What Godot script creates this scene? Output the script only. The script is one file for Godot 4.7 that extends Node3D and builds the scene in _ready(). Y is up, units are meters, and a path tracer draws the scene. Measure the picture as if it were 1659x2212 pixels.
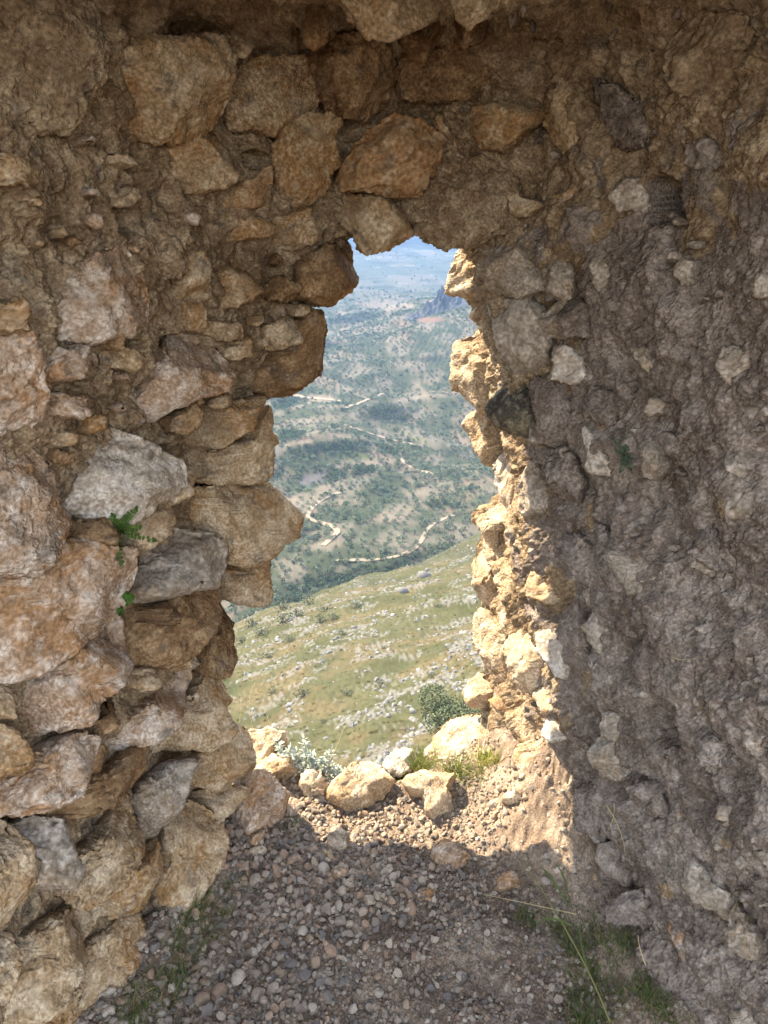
extends Node3D

# A ruined rubble wall with a broken opening, a gravel path through it and the valley far below.

const FOCAL := 1671.0
const EYE := Vector3(0, 1.5, 0)
var cam_b: Basis
var cam_t: Basis
var na := FastNoiseLite.new()
var nb := FastNoiseLite.new()
var nc := FastNoiseLite.new()
var nd := FastNoiseLite.new()
var rng := RandomNumberGenerator.new()
var mat := {}
var counts := {}

func _ready():
	rng.seed = 7
	var cam := Camera3D.new()
	cam.name = "camera"
	cam.position = EYE
	cam.rotation_degrees = Vector3(-22, 0, 0)
	cam.fov = 67.0
	cam.near = 0.05
	cam.far = 30000
	add_child(cam)
	cam.current = true
	cam_b = Basis.from_euler(Vector3(deg_to_rad(-22), 0, 0))
	cam_t = cam_b.transposed()

	var we := WorldEnvironment.new()
	we.name = "environment"
	var e := Environment.new()
	e.background_mode = Environment.BG_SKY
	var sm := ProceduralSkyMaterial.new()
	sm.sky_top_color = Color(0.62, 0.67, 0.75)
	sm.sky_horizon_color = Color(0.90, 0.89, 0.86)
	sm.sky_curve = 0.2
	sm.ground_bottom_color = Color(0.42, 0.40, 0.34)
	sm.ground_horizon_color = Color(0.62, 0.66, 0.68)
	sm.sky_energy_multiplier = 1.4
	sm.sun_angle_max = 12
	var sky := Sky.new()
	sky.sky_material = sm
	e.sky = sky
	e.tonemap_mode = Environment.TONE_MAPPER_LINEAR
	e.tonemap_exposure = 4.5
	e.sdfgi_enabled = true
	e.ssao_enabled = true
	e.ssil_enabled = true
	e.fog_enabled = true
	e.fog_density = 0.000095
	e.fog_light_color = Color(0.62, 0.78, 1.0)
	we.environment = e
	add_child(we)

	var sun := DirectionalLight3D.new()
	sun.name = "sun"
	sun.light_energy = 1.6
	sun.light_color = Color(1.0, 0.93, 0.82)
	sun.light_angular_distance = 0.5
	sun.shadow_enabled = true
	var el := deg_to_rad(50.0)
	var az := deg_to_rad(60.0)
	var to_sun := Vector3(-sin(az) * cos(el), sin(el), -cos(az) * cos(el))
	sun.look_at_from_position(Vector3.ZERO, -to_sun, Vector3.UP)
	add_child(sun)

	setup_noise()
	setup_materials()
	build_terrain()
	build_roads()
	build_ground()
	build_wall()
	build_boulders()
	build_gravel()
	build_plants()
	build_hillside_things()
	build_trees()

# ------------------------------------------------------------------ helpers

func setup_noise():
	for n in [na, nb, nc, nd]:
		n.frequency = 1.0
	na.noise_type = FastNoiseLite.TYPE_SIMPLEX_SMOOTH
	na.fractal_type = FastNoiseLite.FRACTAL_FBM
	na.fractal_octaves = 4
	na.seed = 11
	nb.noise_type = FastNoiseLite.TYPE_SIMPLEX_SMOOTH
	nb.fractal_type = FastNoiseLite.FRACTAL_RIDGED
	nb.fractal_octaves = 3
	nb.seed = 23
	nc.noise_type = FastNoiseLite.TYPE_CELLULAR
	nc.fractal_type = FastNoiseLite.FRACTAL_NONE
	nc.cellular_return_type = FastNoiseLite.RETURN_DISTANCE
	nc.seed = 5
	nd.noise_type = FastNoiseLite.TYPE_SIMPLEX
	nd.fractal_type = FastNoiseLite.FRACTAL_NONE
	nd.seed = 31

func noise_tex(freq: float, oct: int, size: int, lo: Color, hi: Color, kind := 0, sd := 1) -> ImageTexture:
	var n := FastNoiseLite.new()
	n.seed = sd
	n.frequency = freq
	n.fractal_octaves = oct
	n.noise_type = FastNoiseLite.TYPE_SIMPLEX_SMOOTH if kind == 0 else FastNoiseLite.TYPE_CELLULAR
	n.fractal_type = FastNoiseLite.FRACTAL_FBM
	var im := n.get_seamless_image(size, size)
	im.convert(Image.FORMAT_RGB8)
	var data := im.get_data()
	var lut := []
	for i in 256:
		var c := lo.lerp(hi, i / 255.0)
		lut.append([int(c.r * 255), int(c.g * 255), int(c.b * 255)])
	for i in range(0, data.size(), 3):
		var l = lut[data[i]]
		data[i] = l[0]
		data[i + 1] = l[1]
		data[i + 2] = l[2]
	return ImageTexture.create_from_image(Image.create_from_data(size, size, false, Image.FORMAT_RGB8, data))

func setup_materials():
	var grain := noise_tex(0.035, 6, 1024, Color(0.56, 0.53, 0.50), Color(1, 1, 1), 0, 3)
	var bump := noise_tex(0.04, 6, 1024, Color(0, 0, 0), Color(1, 1, 1), 0, 9)
	var rough_bump := noise_tex(0.05, 3, 1024, Color(0, 0, 0), Color(1, 1, 1), 1, 4)
	for it in [["stone", bump, 3.3, 0.2], ["stone_smooth", bump, 2.3, 0.12], ["stone_pitted", rough_bump, 3.1, 0.45], ["mortar", bump, 3.7, 0.3], ["earth", bump, 4.0, 0.25], ["pebble", bump, 12.0, 0.06]]:
		var m := StandardMaterial3D.new()
		m.resource_name = it[0]
		m.vertex_color_use_as_albedo = true
		m.albedo_texture = grain
		m.roughness = 0.93
		m.metallic_specular = 0.25
		m.uv1_triplanar = true
		m.uv1_world_triplanar = true
		m.uv1_scale = Vector3.ONE * it[2]
		m.uv1_triplanar_sharpness = 4.0
		m.heightmap_enabled = true
		m.heightmap_texture = it[1]
		m.heightmap_scale = it[3]
		mat[it[0]] = m
	for it in [["terrain", 0.95], ["rock", 0.9], ["leaf", 0.6], ["far_leaf", 0.85], ["wood", 0.9], ["grass", 0.6]]:
		var m := StandardMaterial3D.new()
		m.resource_name = it[0]
		m.vertex_color_use_as_albedo = true
		m.roughness = it[1]
		m.metallic_specular = 0.2
		if it[0] in ["leaf", "grass"]:
			m.backlight_enabled = true
			m.backlight = Color(0.5, 0.5, 0.5)
		mat[it[0]] = m

func numbered(base: String) -> String:
	var k: int = counts.get(base, 0)
	counts[base] = k + 1
	return base if k == 0 else "%s_%03d" % [base, k]

func tag(o: Node, label: String, category: String, group := "", kind := ""):
	if label != "": o.set_meta("label", label)
	if category != "": o.set_meta("category", category)
	if group != "": o.set_meta("group", group)
	if kind != "": o.set_meta("kind", kind)
	return o

func put(mesh: Mesh, called: String, m: Material, parent: Node = null) -> MeshInstance3D:
	var o := MeshInstance3D.new()
	o.mesh = mesh
	o.material_override = m
	if parent == null:
		o.name = numbered(called)
		add_child(o, true)
	else:
		o.name = called
		var k := 1
		while parent.has_node(NodePath(String(o.name))):
			o.name = "%s_%03d" % [called, k]
			k += 1
		parent.add_child(o, true)
	return o

func thing(called: String, at := Vector3.ZERO) -> Node3D:
	var o := Node3D.new()
	o.name = numbered(called)
	o.position = at
	add_child(o, true)
	return o

# one mesh from vertices, triangle corners and colours; dir: which way vertex k should face
func finish(V: PackedVector3Array, I: PackedInt32Array, C: PackedColorArray, k := -1, dir := Vector3.UP) -> ArrayMesh:
	var N := PackedVector3Array()
	N.resize(V.size())
	for t in range(0, I.size(), 3):
		var a := I[t]
		var b := I[t + 1]
		var c := I[t + 2]
		var n := (V[c] - V[a]).cross(V[b] - V[a])
		N[a] += n
		N[b] += n
		N[c] += n
	var flip := k >= 0 and N[k].dot(dir) < 0.0
	if flip:
		for t in range(0, I.size(), 3):
			var b := I[t + 1]
			I[t + 1] = I[t + 2]
			I[t + 2] = b
	for i in N.size():
		N[i] = (-N[i] if flip else N[i]).normalized()
		if N[i] == Vector3.ZERO: N[i] = Vector3.UP
	var arr := []
	arr.resize(Mesh.ARRAY_MAX)
	arr[Mesh.ARRAY_VERTEX] = V
	arr[Mesh.ARRAY_NORMAL] = N
	arr[Mesh.ARRAY_COLOR] = C
	arr[Mesh.ARRAY_INDEX] = I
	var me := ArrayMesh.new()
	me.add_surface_from_arrays(Mesh.PRIMITIVE_TRIANGLES, arr)
	return me

func ray(px: float, py: float) -> Vector3:
	return cam_b * Vector3((px - 829.5) / FOCAL, (1106.0 - py) / FOCAL, -1.0)

func pt(px: float, py: float, d: float) -> Vector3:
	return EYE + ray(px, py) * d

func proj(p: Vector3) -> Vector3:
	var q := cam_t * (p - EYE)
	if q.z > -0.01: return Vector3(-9999, -9999, 0)
	return Vector3(829.5 - FOCAL * q.x / q.z, 1106.0 + FOCAL * q.y / q.z, -q.z)

func sstep(a: float, b: float, x: float) -> float:
	var t := clampf((x - a) / (b - a), 0.0, 1.0)
	return t * t * (3.0 - 2.0 * t)

func mixc(a: Color, b: Color, t: float) -> Color:
	return a.lerp(b, clampf(t, 0.0, 1.0))

# ------------------------------------------------------------------ masonry

# depth of the undisplaced embrasure: left cheek, right cheek, the face over the opening and the vault
func dbase(px: float, py: float) -> float:
	var xc := (px - 829.5) / FOCAL
	var yc := (1106.0 - py) / FOCAL
	var zc := 0.9272 + 0.3746 * yc
	var al := 0.3746 - 0.9272 * yc
	var s := 0.0
	for v in [(-xc + 0.364 * zc) / 0.955, (xc + 0.279 * zc) / 0.877, zc / 1.80, -al / 0.30]:
		if v > 0.0: s += pow(v, 13.0)
	return pow(s, -1.0 / 13.0)

const RIM := "545 1880 0 0 100 2310;510 1740 0 0 -60 2290;500 1640 0 0 -70 2050;470 1560 0 0 -70 1850;450 1440 0 0 -70 1650;478 1340 0 0 -70 1480;560 1250 0 0 -70 1330;580 1160 0 0 -70 1190;565 1050 0 0 -70 1050;572 950 0 0 -70 910;552 870 0 0 -70 770;630 790 0 0 -70 600;665 700 0 0 -70 420;715 610 0 0 -70 180;765 525 0 0 120 -70;870 505 0 0 560 -70;945 500 0 0 960 -70;990 525 1050 515 1400 -70;990 600 1070 600 1730 150;1047 700 1092 720 1730 430;1018 790 1110 800 1730 620;1038 890 1122 880 1730 790;1095 1030 1150 1030 1730 980;1048 1125 1165 1130 1730 1120;1045 1250 1200 1240 1730 1290;1047 1380 1200 1330 1730 1440;1040 1480 1225 1450 1730 1600;1055 1580 1240 1600 1730 1800;1090 1750 1240 1750 1730 2030;1110 1900 1250 1890 1730 2290;1150 1990 1275 1990 1560 2380"
var cell := {}
const CELL := 10.0
const HOLES := "1412 425 34 44 0.17;1424 470 26 16 0.10;1345 790 22 60 0.03;1430 1560 42 60 0.05;1180 930 30 40 0.05;500 1060 60 22 0.05;420 740 40 20 0.05;395 1010 18 40 0.04;860 70 110 35 0.06;1000 60 60 40 0.05;1345 1700 30 40 0.04;1330 1960 60 18 0.05;555 345 26 20 0.05;290 470 22 40 0.05;735 205 10 60 0.03"
var holes := []

func cr(a: float, b: float, c: float, d: float, t: float) -> float:
	return b + 0.5 * t * (c - a + t * (2.0 * a - 5.0 * b + 4.0 * c - d + t * (3.0 * (b - c) + d - a)))

func build_wall():
	for h in HOLES.split(";"):
		holes.append(h.split_floats(" "))
	var keys := []
	for k in RIM.split(";"):
		keys.append(k.split_floats(" "))
	var nk := keys.size()
	# rows along the rim
	var rows := []
	for i in nk - 1:
		var a = keys[max(i - 1, 0)]
		var b = keys[i]
		var c = keys[i + 1]
		var d = keys[min(i + 2, nk - 1)]
		var len: float = (Vector2(b[0], b[1]).distance_to(Vector2(c[0], c[1])) * 1.2 + Vector2(b[4], b[5]).distance_to(Vector2(c[4], c[5]))) * 0.5
		var n := int(clamp(len / 3.7, 8, 200))
		for j in n:
			var t := float(j) / n
			var r := []
			for q in [0, 1, 4, 5]: r.append(cr(a[q], b[q], c[q], d[q], t))
			# crease: zero on the left and over the top, traced on the right
			var right := sstep(16.0, 17.0, i + t)
			var cx: float = lerp(r[0] + (r[2] - r[0]) * 0.03, cr(a[2], b[2], c[2], d[2], t) if i >= 18 else lerpf(r[0], c[2], 1.0), right) if i >= 16 else r[0] + (r[2] - r[0]) * 0.03
			var cy: float = lerp(r[1] + (r[3] - r[1]) * 0.03, cr(a[3], b[3], c[3], d[3], t) if i >= 18 else lerpf(r[1], c[3], 1.0), right) if i >= 16 else r[1] + (r[3] - r[1]) * 0.03
			if i == 17:
				cx = lerpf(b[2], c[2], t)
				cy = lerpf(b[3], c[3], t)
			elif i == 16:
				cx = lerpf(b[0] + (b[4] - b[0]) * 0.03, c[2], t)
				cy = lerpf(b[1] + (b[5] - b[1]) * 0.03, c[3], t)
			rows.append([r[0], r[1], cx, cy, r[2], r[3], i + t])
	var NB := 250
	var n_ext := 8
	var n_rev := 64
	var n_out := 56
	var cols := n_ext + n_rev + NB + n_out
	var nr := rows.size()
	var P := PackedVector3Array()
	P.resize(cols * nr)
	for i in nr:
		var r = rows[i]
		var k: float = r[6]
		var ds: float
		var off: Vector3
		var dc := dbase(r[2], r[3])
		var right := sstep(16.2, 17.4, k)
		var top := sstep(11.0, 14.5, k) * (1.0 - sstep(16.3, 17.5, k))
		ds = lerpf(dc + 0.07, lerpf(2.08, 2.36, sstep(17.0, 23.0, k)), right)
		if k > 28.0: ds = lerpf(ds, 2.1, sstep(28.0, 30.0, k))
		off = Vector3(-0.05, 0, -0.05).lerp(Vector3(0, 0.03, -0.12), top).lerp(Vector3(0.08, 0.02, -0.05), right)
		var S := pt(r[0], r[1], ds)
		var X1 := S + off
		var outw := Vector2(r[0] - 815.0, 1150.0 - r[1]).normalized()
		if k < 1.0 or k > 28.0: outw = Vector2(sign(outw.x), 0)
		var X2 := X1 + Vector3(outw.x * 3.2, maxf(outw.y, -0.1) * 1.7, -0.1)
		var Cw := pt(r[2], r[3], dc)
		var Ew := pt(r[4], r[5], dbase(r[4], r[5]))
		var O1 := Vector3(Ew.x * 1.15, Ew.y + 0.1 * outw.y, minf(Ew.z + 0.9, 0.05))  # unseen cheeks and vault run past the eye, shaped to cut sky light
		var O2 := O1 + Vector3(outw.x * 2.6, maxf(outw.y, -0.1) * 0.7, 0.05)
		for j in cols:
			var p: Vector3
			if j < n_ext:
				var t := float(j) / n_ext
				p = X2.lerp(X1, t * 4.0 / 3.0) if t < 0.75 else X1.lerp(S, (t - 0.75) * 4.0)
			elif j < n_ext + n_rev:
				var t := float(j - n_ext) / n_rev
				# perspective-even steps along the reveal
				var d := 1.0 / lerpf(1.0 / ds, 1.0 / dc, t)
				p = pt(lerpf(r[0], r[2], t), lerpf(r[1], r[3], t), d)
			elif j < n_ext + n_rev + NB:
				var t := float(j - n_ext - n_rev) / (NB - 1)
				var px := lerpf(r[2], r[4], t)
				var py := lerpf(r[3], r[5], t)
				p = pt(px, py, dbase(px, py))
			else:
				var t := float(j - n_ext - n_rev - NB + 1) / n_out
				p = Ew.lerp(O1, t / 0.8) if t < 0.8 else O1.lerp(O2, (t - 0.8) * 5.0)
			P[i * cols + j] = p
	# base normals, then displacement
	var V := PackedVector3Array()
	V.resize(P.size())
	var C := PackedColorArray()
	C.resize(P.size())
	var sgn := 0.0
	for i in nr:
		for j in cols:
			var id := i * cols + j
			var i0: int = max(i - 3, 0)
			var i1: int = min(i + 3, nr - 1)
			var j0: int = max(j - 3, 0)
			var j1: int = min(j + 3, cols - 1)
			var n := (P[i1 * cols + j] - P[i0 * cols + j]).cross(P[i * cols + j1] - P[i * cols + j0]).normalized()
			if sgn == 0.0:
				var qi := nr / 4 * cols + cols - 120
				var qn := (P[qi + cols] - P[qi - cols]).cross(P[qi + 1] - P[qi - 1])
				sgn = 1.0 if qn.dot(EYE - P[qi]) > 0.0 else -1.0
			n *= sgn
			var p := P[id]
			var q := proj(p)
			var rside := sstep(780.0, 1150.0, q.x)
			if j >= n_ext - 1:
				var key := Vector2i(int(floor(q.x / CELL)), int(floor(q.y / CELL)))
				if not cell.has(key) or cell[key][0] > q.z:
					cell[key] = [q.z, n]
			var reveal := sstep(17.0, 18.0, rows[i][6]) * (1.0 - sstep(n_ext + n_rev - 6.0, n_ext + n_rev + 10.0, j))
			var low := sstep(850.0, 1150.0, q.y)
			var h := -lerpf(0.020, 0.044, low) * (1.0 - rside) - 0.002 + 0.014 * reveal
			h += na.get_noise_3dv(p * 3.2) * 0.055
			h += na.get_noise_3dv(p * 9.0 + Vector3(2, 2, 7)) * lerpf(0.026, 0.020, rside) * (1.0 - 0.45 * reveal)
			h += (nb.get_noise_3dv(p * 8.0) * 0.5) * 0.010
			if j >= n_ext:
				for ho in holes:
					var dx: float = (q.x - ho[0]) / ho[2]
					var dy: float = (q.y - ho[1]) / ho[3]
					var rr := dx * dx + dy * dy
					if rr < 2.0: h -= ho[4] * (1.0 - sstep(0.45, 1.5, rr))
			V[id] = p + n * h
	# second pass: the fine relief stands square to the lumps
	var W := PackedVector3Array()
	W.resize(V.size())
	for i in nr:
		for j in cols:
			var id := i * cols + j
			var i0: int = max(i - 2, 0)
			var i1: int = min(i + 2, nr - 1)
			var j0: int = max(j - 2, 0)
			var j1: int = min(j + 2, cols - 1)
			var n := (V[i1 * cols + j] - V[i0 * cols + j]).cross(V[i * cols + j1] - V[i * cols + j0]).normalized() * sgn
			var p := V[id]
			var q := proj(P[id])
			var rside := sstep(780.0, 1150.0, q.x)
			var reveal := sstep(17.0, 18.0, rows[i][6]) * (1.0 - sstep(n_ext + n_rev - 6.0, n_ext + n_rev + 10.0, j))
			var h := 0.0
			h += na.get_noise_3dv(p * 27.0 + Vector3(9, 2, 4)) * lerpf(0.007, 0.0065, rside)
			h -= maxf(0.0, 0.38 - (nc.get_noise_3dv(p * 30.0) + 1.0)) * 0.05 * sstep(-0.15, 0.25, na.get_noise_3dv(p * 5.0))
			h -= maxf(0.0, 0.36 - (nc.get_noise_3dv(p * 75.0 + Vector3(3, 3, 3)) + 1.0)) * 0.028 * sstep(-0.2, 0.2, na.get_noise_3dv(p * 8.0))
			h += na.get_noise_3dv(p * 80.0) * 0.0050
			h += nd.get_noise_3dv(p * 210.0) * 0.0016
			W[id] = p + n * h
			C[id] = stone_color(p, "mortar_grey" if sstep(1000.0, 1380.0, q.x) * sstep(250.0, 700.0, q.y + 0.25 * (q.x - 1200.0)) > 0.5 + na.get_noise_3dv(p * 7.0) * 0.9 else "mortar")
	V = W
	var I := PackedInt32Array()
	I.resize((nr - 1) * (cols - 1) * 6)
	var w := 0
	for i in nr - 1:
		for j in cols - 1:
			var a := i * cols + j
			I[w] = a
			I[w + 1] = a + 1
			I[w + 2] = a + cols
			I[w + 3] = a + 1
			I[w + 4] = a + cols + 1
			I[w + 5] = a + cols
			w += 6
	var qi2 := nr / 4 * cols + cols - 120
	var me := finish(V, I, C, qi2, EYE - V[qi2])
	wall = thing("stone_wall")
	tag(wall, "ruined rubble stone wall with a jagged opening onto the valley", "wall")
	put(me, "mortar", mat.mortar, wall)
	build_stones()

var wall: Node3D

var tones := {
	"mortar": [Color(0.345, 0.255, 0.16), Color(0.235, 0.165, 0.096), Color(0.45, 0.36, 0.24)],
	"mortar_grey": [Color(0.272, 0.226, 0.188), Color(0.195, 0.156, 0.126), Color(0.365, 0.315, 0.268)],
	"tan": [Color(0.49, 0.36, 0.215), Color(0.41, 0.25, 0.115), Color(0.60, 0.49, 0.34)],
	"pink": [Color(0.51, 0.375, 0.26), Color(0.44, 0.265, 0.135), Color(0.63, 0.545, 0.45)],
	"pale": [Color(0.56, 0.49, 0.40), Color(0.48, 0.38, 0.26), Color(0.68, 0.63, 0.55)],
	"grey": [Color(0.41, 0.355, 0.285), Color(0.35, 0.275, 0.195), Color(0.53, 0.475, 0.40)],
	"brown": [Color(0.30, 0.19, 0.10), Color(0.20, 0.122, 0.062), Color(0.41, 0.285, 0.16)],
	"orange": [Color(0.47, 0.30, 0.155), Color(0.41, 0.225, 0.10), Color(0.54, 0.41, 0.26)],
	"dark": [Color(0.13, 0.12, 0.095), Color(0.07, 0.065, 0.055), Color(0.30, 0.27, 0.19)],
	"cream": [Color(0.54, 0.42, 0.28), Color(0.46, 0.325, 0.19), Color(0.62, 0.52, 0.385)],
	"earth": [Color(0.285, 0.218, 0.162), Color(0.205, 0.152, 0.112), Color(0.39, 0.315, 0.24)],
	"sand": [Color(0.47, 0.375, 0.27), Color(0.39, 0.29, 0.195), Color(0.56, 0.47, 0.36)],
}

func stone_color(p: Vector3, tone: String) -> Color:
	var t = tones[tone]
	var a := na.get_noise_3dv(p * 6.0 + Vector3(3, 7, 1))
	var b := na.get_noise_3dv(p * 24.0 + Vector3(1, 5, 8))
	var c := nd.get_noise_3dv(p * 130.0)
	var k: Color = t[0]
	k = mixc(k, t[1], sstep(-0.02, 0.38, a + b * 0.5))
	k = mixc(k, t[2], sstep(0.0, 0.42, -a * 0.7 + b * 0.9))
	# lichen and mineral specks
	k = mixc(k, Color(0.17, 0.15, 0.12), 0.65 * sstep(0.28, 0.5, na.get_noise_3dv(p * 15.0 + Vector3(40, 0, 0)) - 0.10 * a))
	var e := na.get_noise_3dv(p * 60.0 + Vector3(0, 30, 0))
	k = mixc(k, t[2] * 1.12, 0.55 * sstep(0.12, 0.36, e + 0.3 * b))
	k = mixc(k, t[1] * 0.75, 0.5 * sstep(0.12, 0.38, -e + 0.25 * a))
	var f := 1.12 + 0.10 * c + 0.22 * b
	return Color(k.r * f, k.g * f, k.b * f)

# A block seen with outline POLY (survey pixels), standing at depth D with its face along N, H proud of that plane and BACK deep behind it
func block(poly: PackedVector2Array, d: float, n: Vector3, h0: float, back: float, tone: String, sd: int, pits := 0.0, tilt := 0.35, squash := 0.5) -> ArrayMesh:
	var r := RandomNumberGenerator.new()
	r.seed = sd * 77 + 5
	var m := poly.size()
	var area := 0.0
	var cen := Vector2.ZERO
	for i in m:
		var x := poly[i].cross(poly[(i + 1) % m])
		area += x
		cen += (poly[i] + poly[(i + 1) % m]) * x
	cen /= 3.0 * area
	var rad_px := sqrt(absf(area) * 0.5 / PI)
	var M := int(clamp(rad_px * 1.9, 18, 150))
	var R := rad_px / FOCAL * d
	var P0 := pt(cen.x, cen.y, d)
	var den := (P0 - EYE).dot(n)
	var rr := PackedFloat32Array()
	rr.resize(M)
	for j in M:
		var th := TAU * j / M
		var dr := Vector2(cos(th), sin(th))
		var best := 0.0
		for i in m:
			var hit = Geometry2D.segment_intersects_segment(cen, cen + dr * 3000.0, poly[i], poly[(i + 1) % m])
			if hit != null: best = maxf(best, cen.distance_to(hit))
		rr[j] = maxf(best, 3.0)
	# soften the corners a little, roughen the outline
	var rs := rr.duplicate()
	for j in M:
		var th := TAU * j / M
		rs[j] = (rr[(j + M - 1) % M] + rr[j] * 6.0 + rr[(j + 1) % M]) * 0.125
		rs[j] *= 1.0 + 0.07 * na.get_noise_3d(cos(th) * 1.6, sin(th) * 1.6, sd * 3.1) + 0.03 * nd.get_noise_3d(cos(th) * 7.0, sin(th) * 7.0, sd * 1.7)
	var e1 := Vector3.UP.cross(n)
	e1 = e1.normalized() if e1.length() > 0.05 else Vector3.RIGHT
	var e2 := n.cross(e1).normalized()
	var facets := []
	for k in r.randi_range(4, 6):
		var ph := r.randf() * TAU
		facets.append([cos(ph), sin(ph), r.randf_range(0.5, 2.4), r.randf_range(0.2, 0.75), r.randf_range(0.75, 1.0)])
	# most blocks lean out at the foot
	var tu := r.randf_range(-0.3, 0.3)
	var tv := -tilt + r.randf_range(-0.25, 0.25)
	var V := PackedVector3Array()
	var C := PackedColorArray()
	var I := PackedInt32Array()
	var G := int(clamp(rad_px / 1.75, 8, 60))
	var rim := []
	for gy in G + 1:
		for gx in G + 1:
			var a := sin((2.0 * gx / G - 1.0) * PI * 0.46) / sin(PI * 0.46)
			var b := sin((2.0 * gy / G - 1.0) * PI * 0.46) / sin(PI * 0.46)
			var s := maxf(absf(a), absf(b))
			var th := 0.0
			if s > 0.0: th = (PI / 4.0) * (b / a) if absf(a) >= absf(b) else PI / 2.0 - (PI / 4.0) * (a / b)
			if (absf(a) >= absf(b) and a < 0.0) or (absf(a) < absf(b) and b < 0.0): th += PI
			var q := edge_at(cen, rs, th, s)
			var ry := ray(q.x, q.y)
			var base := EYE + ry * (den / ry.dot(n))
			var lv := base - P0
			var u := lv.dot(e1) / R
			var v := lv.dot(e2) / R
			var prof := pow(maxf(0.0, 1.0 - pow(s, 6.0)), squash)
			var h := h0 * prof
			for f in facets:
				h = minf(h, h0 * (f[4] - f[2] * maxf(0.0, u * f[0] + v * f[1] - f[3])))
			h = maxf(h, -back * 0.5)
			h += h0 * prof * (u * tu + v * tv) * 0.8
			var w := 0.35 + 0.65 * prof
			h += na.get_noise_3dv(base * (1.5 / (R + 0.03)) + Vector3(sd, 0, 0)) * R * 0.11 * w
			V.append(base + n * h)
	for gy in G:
		for gx in G:
			var a := gy * (G + 1) + gx
			I.append_array([a, a + 1, a + G + 1, a + 1, a + G + 2, a + G + 1])
	for k in G: rim.append(k)
	for k in G: rim.append(k * (G + 1) + G)
	for k in G: rim.append(G * (G + 1) + G - k)
	for k in G: rim.append((G - k) * (G + 1))
	# flanks and back, narrowing into the wall
	var prev := rim
	for k in range(1, 5):
		var t := k / 4.0
		var nxt := []
		for m0 in rim.size():
			var p: Vector3 = V[rim[m0]]
			var fl := p - P0
			fl -= n * fl.dot(n)
			nxt.append(V.size())
			var bp := P0 + fl * (1.0 - 0.75 * t * t) - n * (back * t) + n * (p - P0).dot(n) * (1.0 - t)
			V.append(bp)
		for m0 in rim.size():
			var m1 := (m0 + 1) % rim.size()
			I.append_array([prev[m0], nxt[m0], prev[m1], prev[m1], nxt[m0], nxt[m1]])
		prev = nxt
	var last := V.size()
	V.append(P0 - n * back)
	for m0 in prev.size(): I.append_array([prev[m0], last, prev[(m0 + 1) % prev.size()]])
	# fine relief, square to the shape so far
	var front := (G / 2) * (G + 1) + G / 2
	var N := normals(V, I)
	var sg := 1.0 if N[front].dot(n) > 0.0 else -1.0
	for k in V.size():
		var p := V[k]
		var h := na.get_noise_3dv(p * 17.0 + Vector3(0, sd * 0.37, 0)) * 0.009
		h += na.get_noise_3dv(p * 48.0) * 0.0036
		h += na.get_noise_3dv(p * 110.0 + Vector3(7, 0, sd)) * 0.0024
		h += nd.get_noise_3dv(p * 190.0) * 0.0013
		h -= maxf(0.0, 0.34 - (nc.get_noise_3dv(p * 62.0) + 1.0)) * 0.016
		if pits > 0.0:
			h += pits * (na.get_noise_3dv(p * 75.0) * 0.007 - maxf(0.0, 0.38 - (nc.get_noise_3dv(p * 48.0) + 1.0)) * 0.03)
		V[k] = p + N[k] * (h * sg)
		C.append(stone_color(p, tone))
	return finish(V, I, C, front, n)

func normals(V: PackedVector3Array, I: PackedInt32Array) -> PackedVector3Array:
	var N := PackedVector3Array()
	N.resize(V.size())
	for t in range(0, I.size(), 3):
		var n := (V[I[t + 2]] - V[I[t]]).cross(V[I[t + 1]] - V[I[t]])
		N[I[t]] += n
		N[I[t + 1]] += n
		N[I[t + 2]] += n
	for i in N.size(): N[i] = N[i].normalized()
	return N

func edge_at(cen: Vector2, rs: PackedFloat32Array, th: float, s: float) -> Vector2:
	var f := fposmod(th / TAU, 1.0) * rs.size()
	var k := int(f) % rs.size()
	var r := lerpf(rs[k], rs[(k + 1) % rs.size()], f - floorf(f))
	return cen + Vector2(cos(th), sin(th)) * r * s * (1.17 if cen.x < 640.0 else (1.24 if cen.x < 1215.0 and cen.x > 990.0 and cen.y > 560.0 and cen.y < 1700.0 else 1.10))

func parse_poly(tile: String, s: String) -> PackedVector2Array:
	var o := Vector3(0, 0, 1)
	match tile:
		"T1": o = Vector3(0, 0, 0.5)
		"T2": o = Vector3(829.5, 0, 0.5)
		"T3": o = Vector3(0, 552.8, 0.5)
		"T4": o = Vector3(829.5, 552.8, 0.5)
		"T5": o = Vector3(0, 1105.5, 0.5)
		"T6": o = Vector3(829.5, 1105.5, 0.5)
		"T7": o = Vector3(0, 1659, 0.5)
		"T8": o = Vector3(829.5, 1659, 0.5)
		"Z": o = Vector3(497.7, 1526.3, 0.48)
	var f := s.split_floats(" ", false)
	var p := PackedVector2Array()
	for i in range(0, f.size() - 1, 2):
		p.append(Vector2(o.x + f[i] * o.z, o.y + f[i + 1] * o.z))
	return p

func surf_at(px: float, py: float) -> Variant:
	for r in 7:
		for dx in range(-r, r + 1):
			for dy in range(-r, r + 1):
				if max(abs(dx), abs(dy)) != r: continue
				var key := Vector2i(int(floor(px / CELL)) + dx, int(floor(py / CELL)) + dy)
				if cell.has(key): return cell[key]
	return null

var all_polys := []
var n_stone := 0

func st(tile: String, s: String, h: float, tone := "tan", pits := 0.2, label := "", push := 0.0, tilt := 0.35):
	var poly := parse_poly(tile, s)
	all_polys.append(poly)
	place_stone(poly, h, tone, pits, label, push, tilt)

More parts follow.
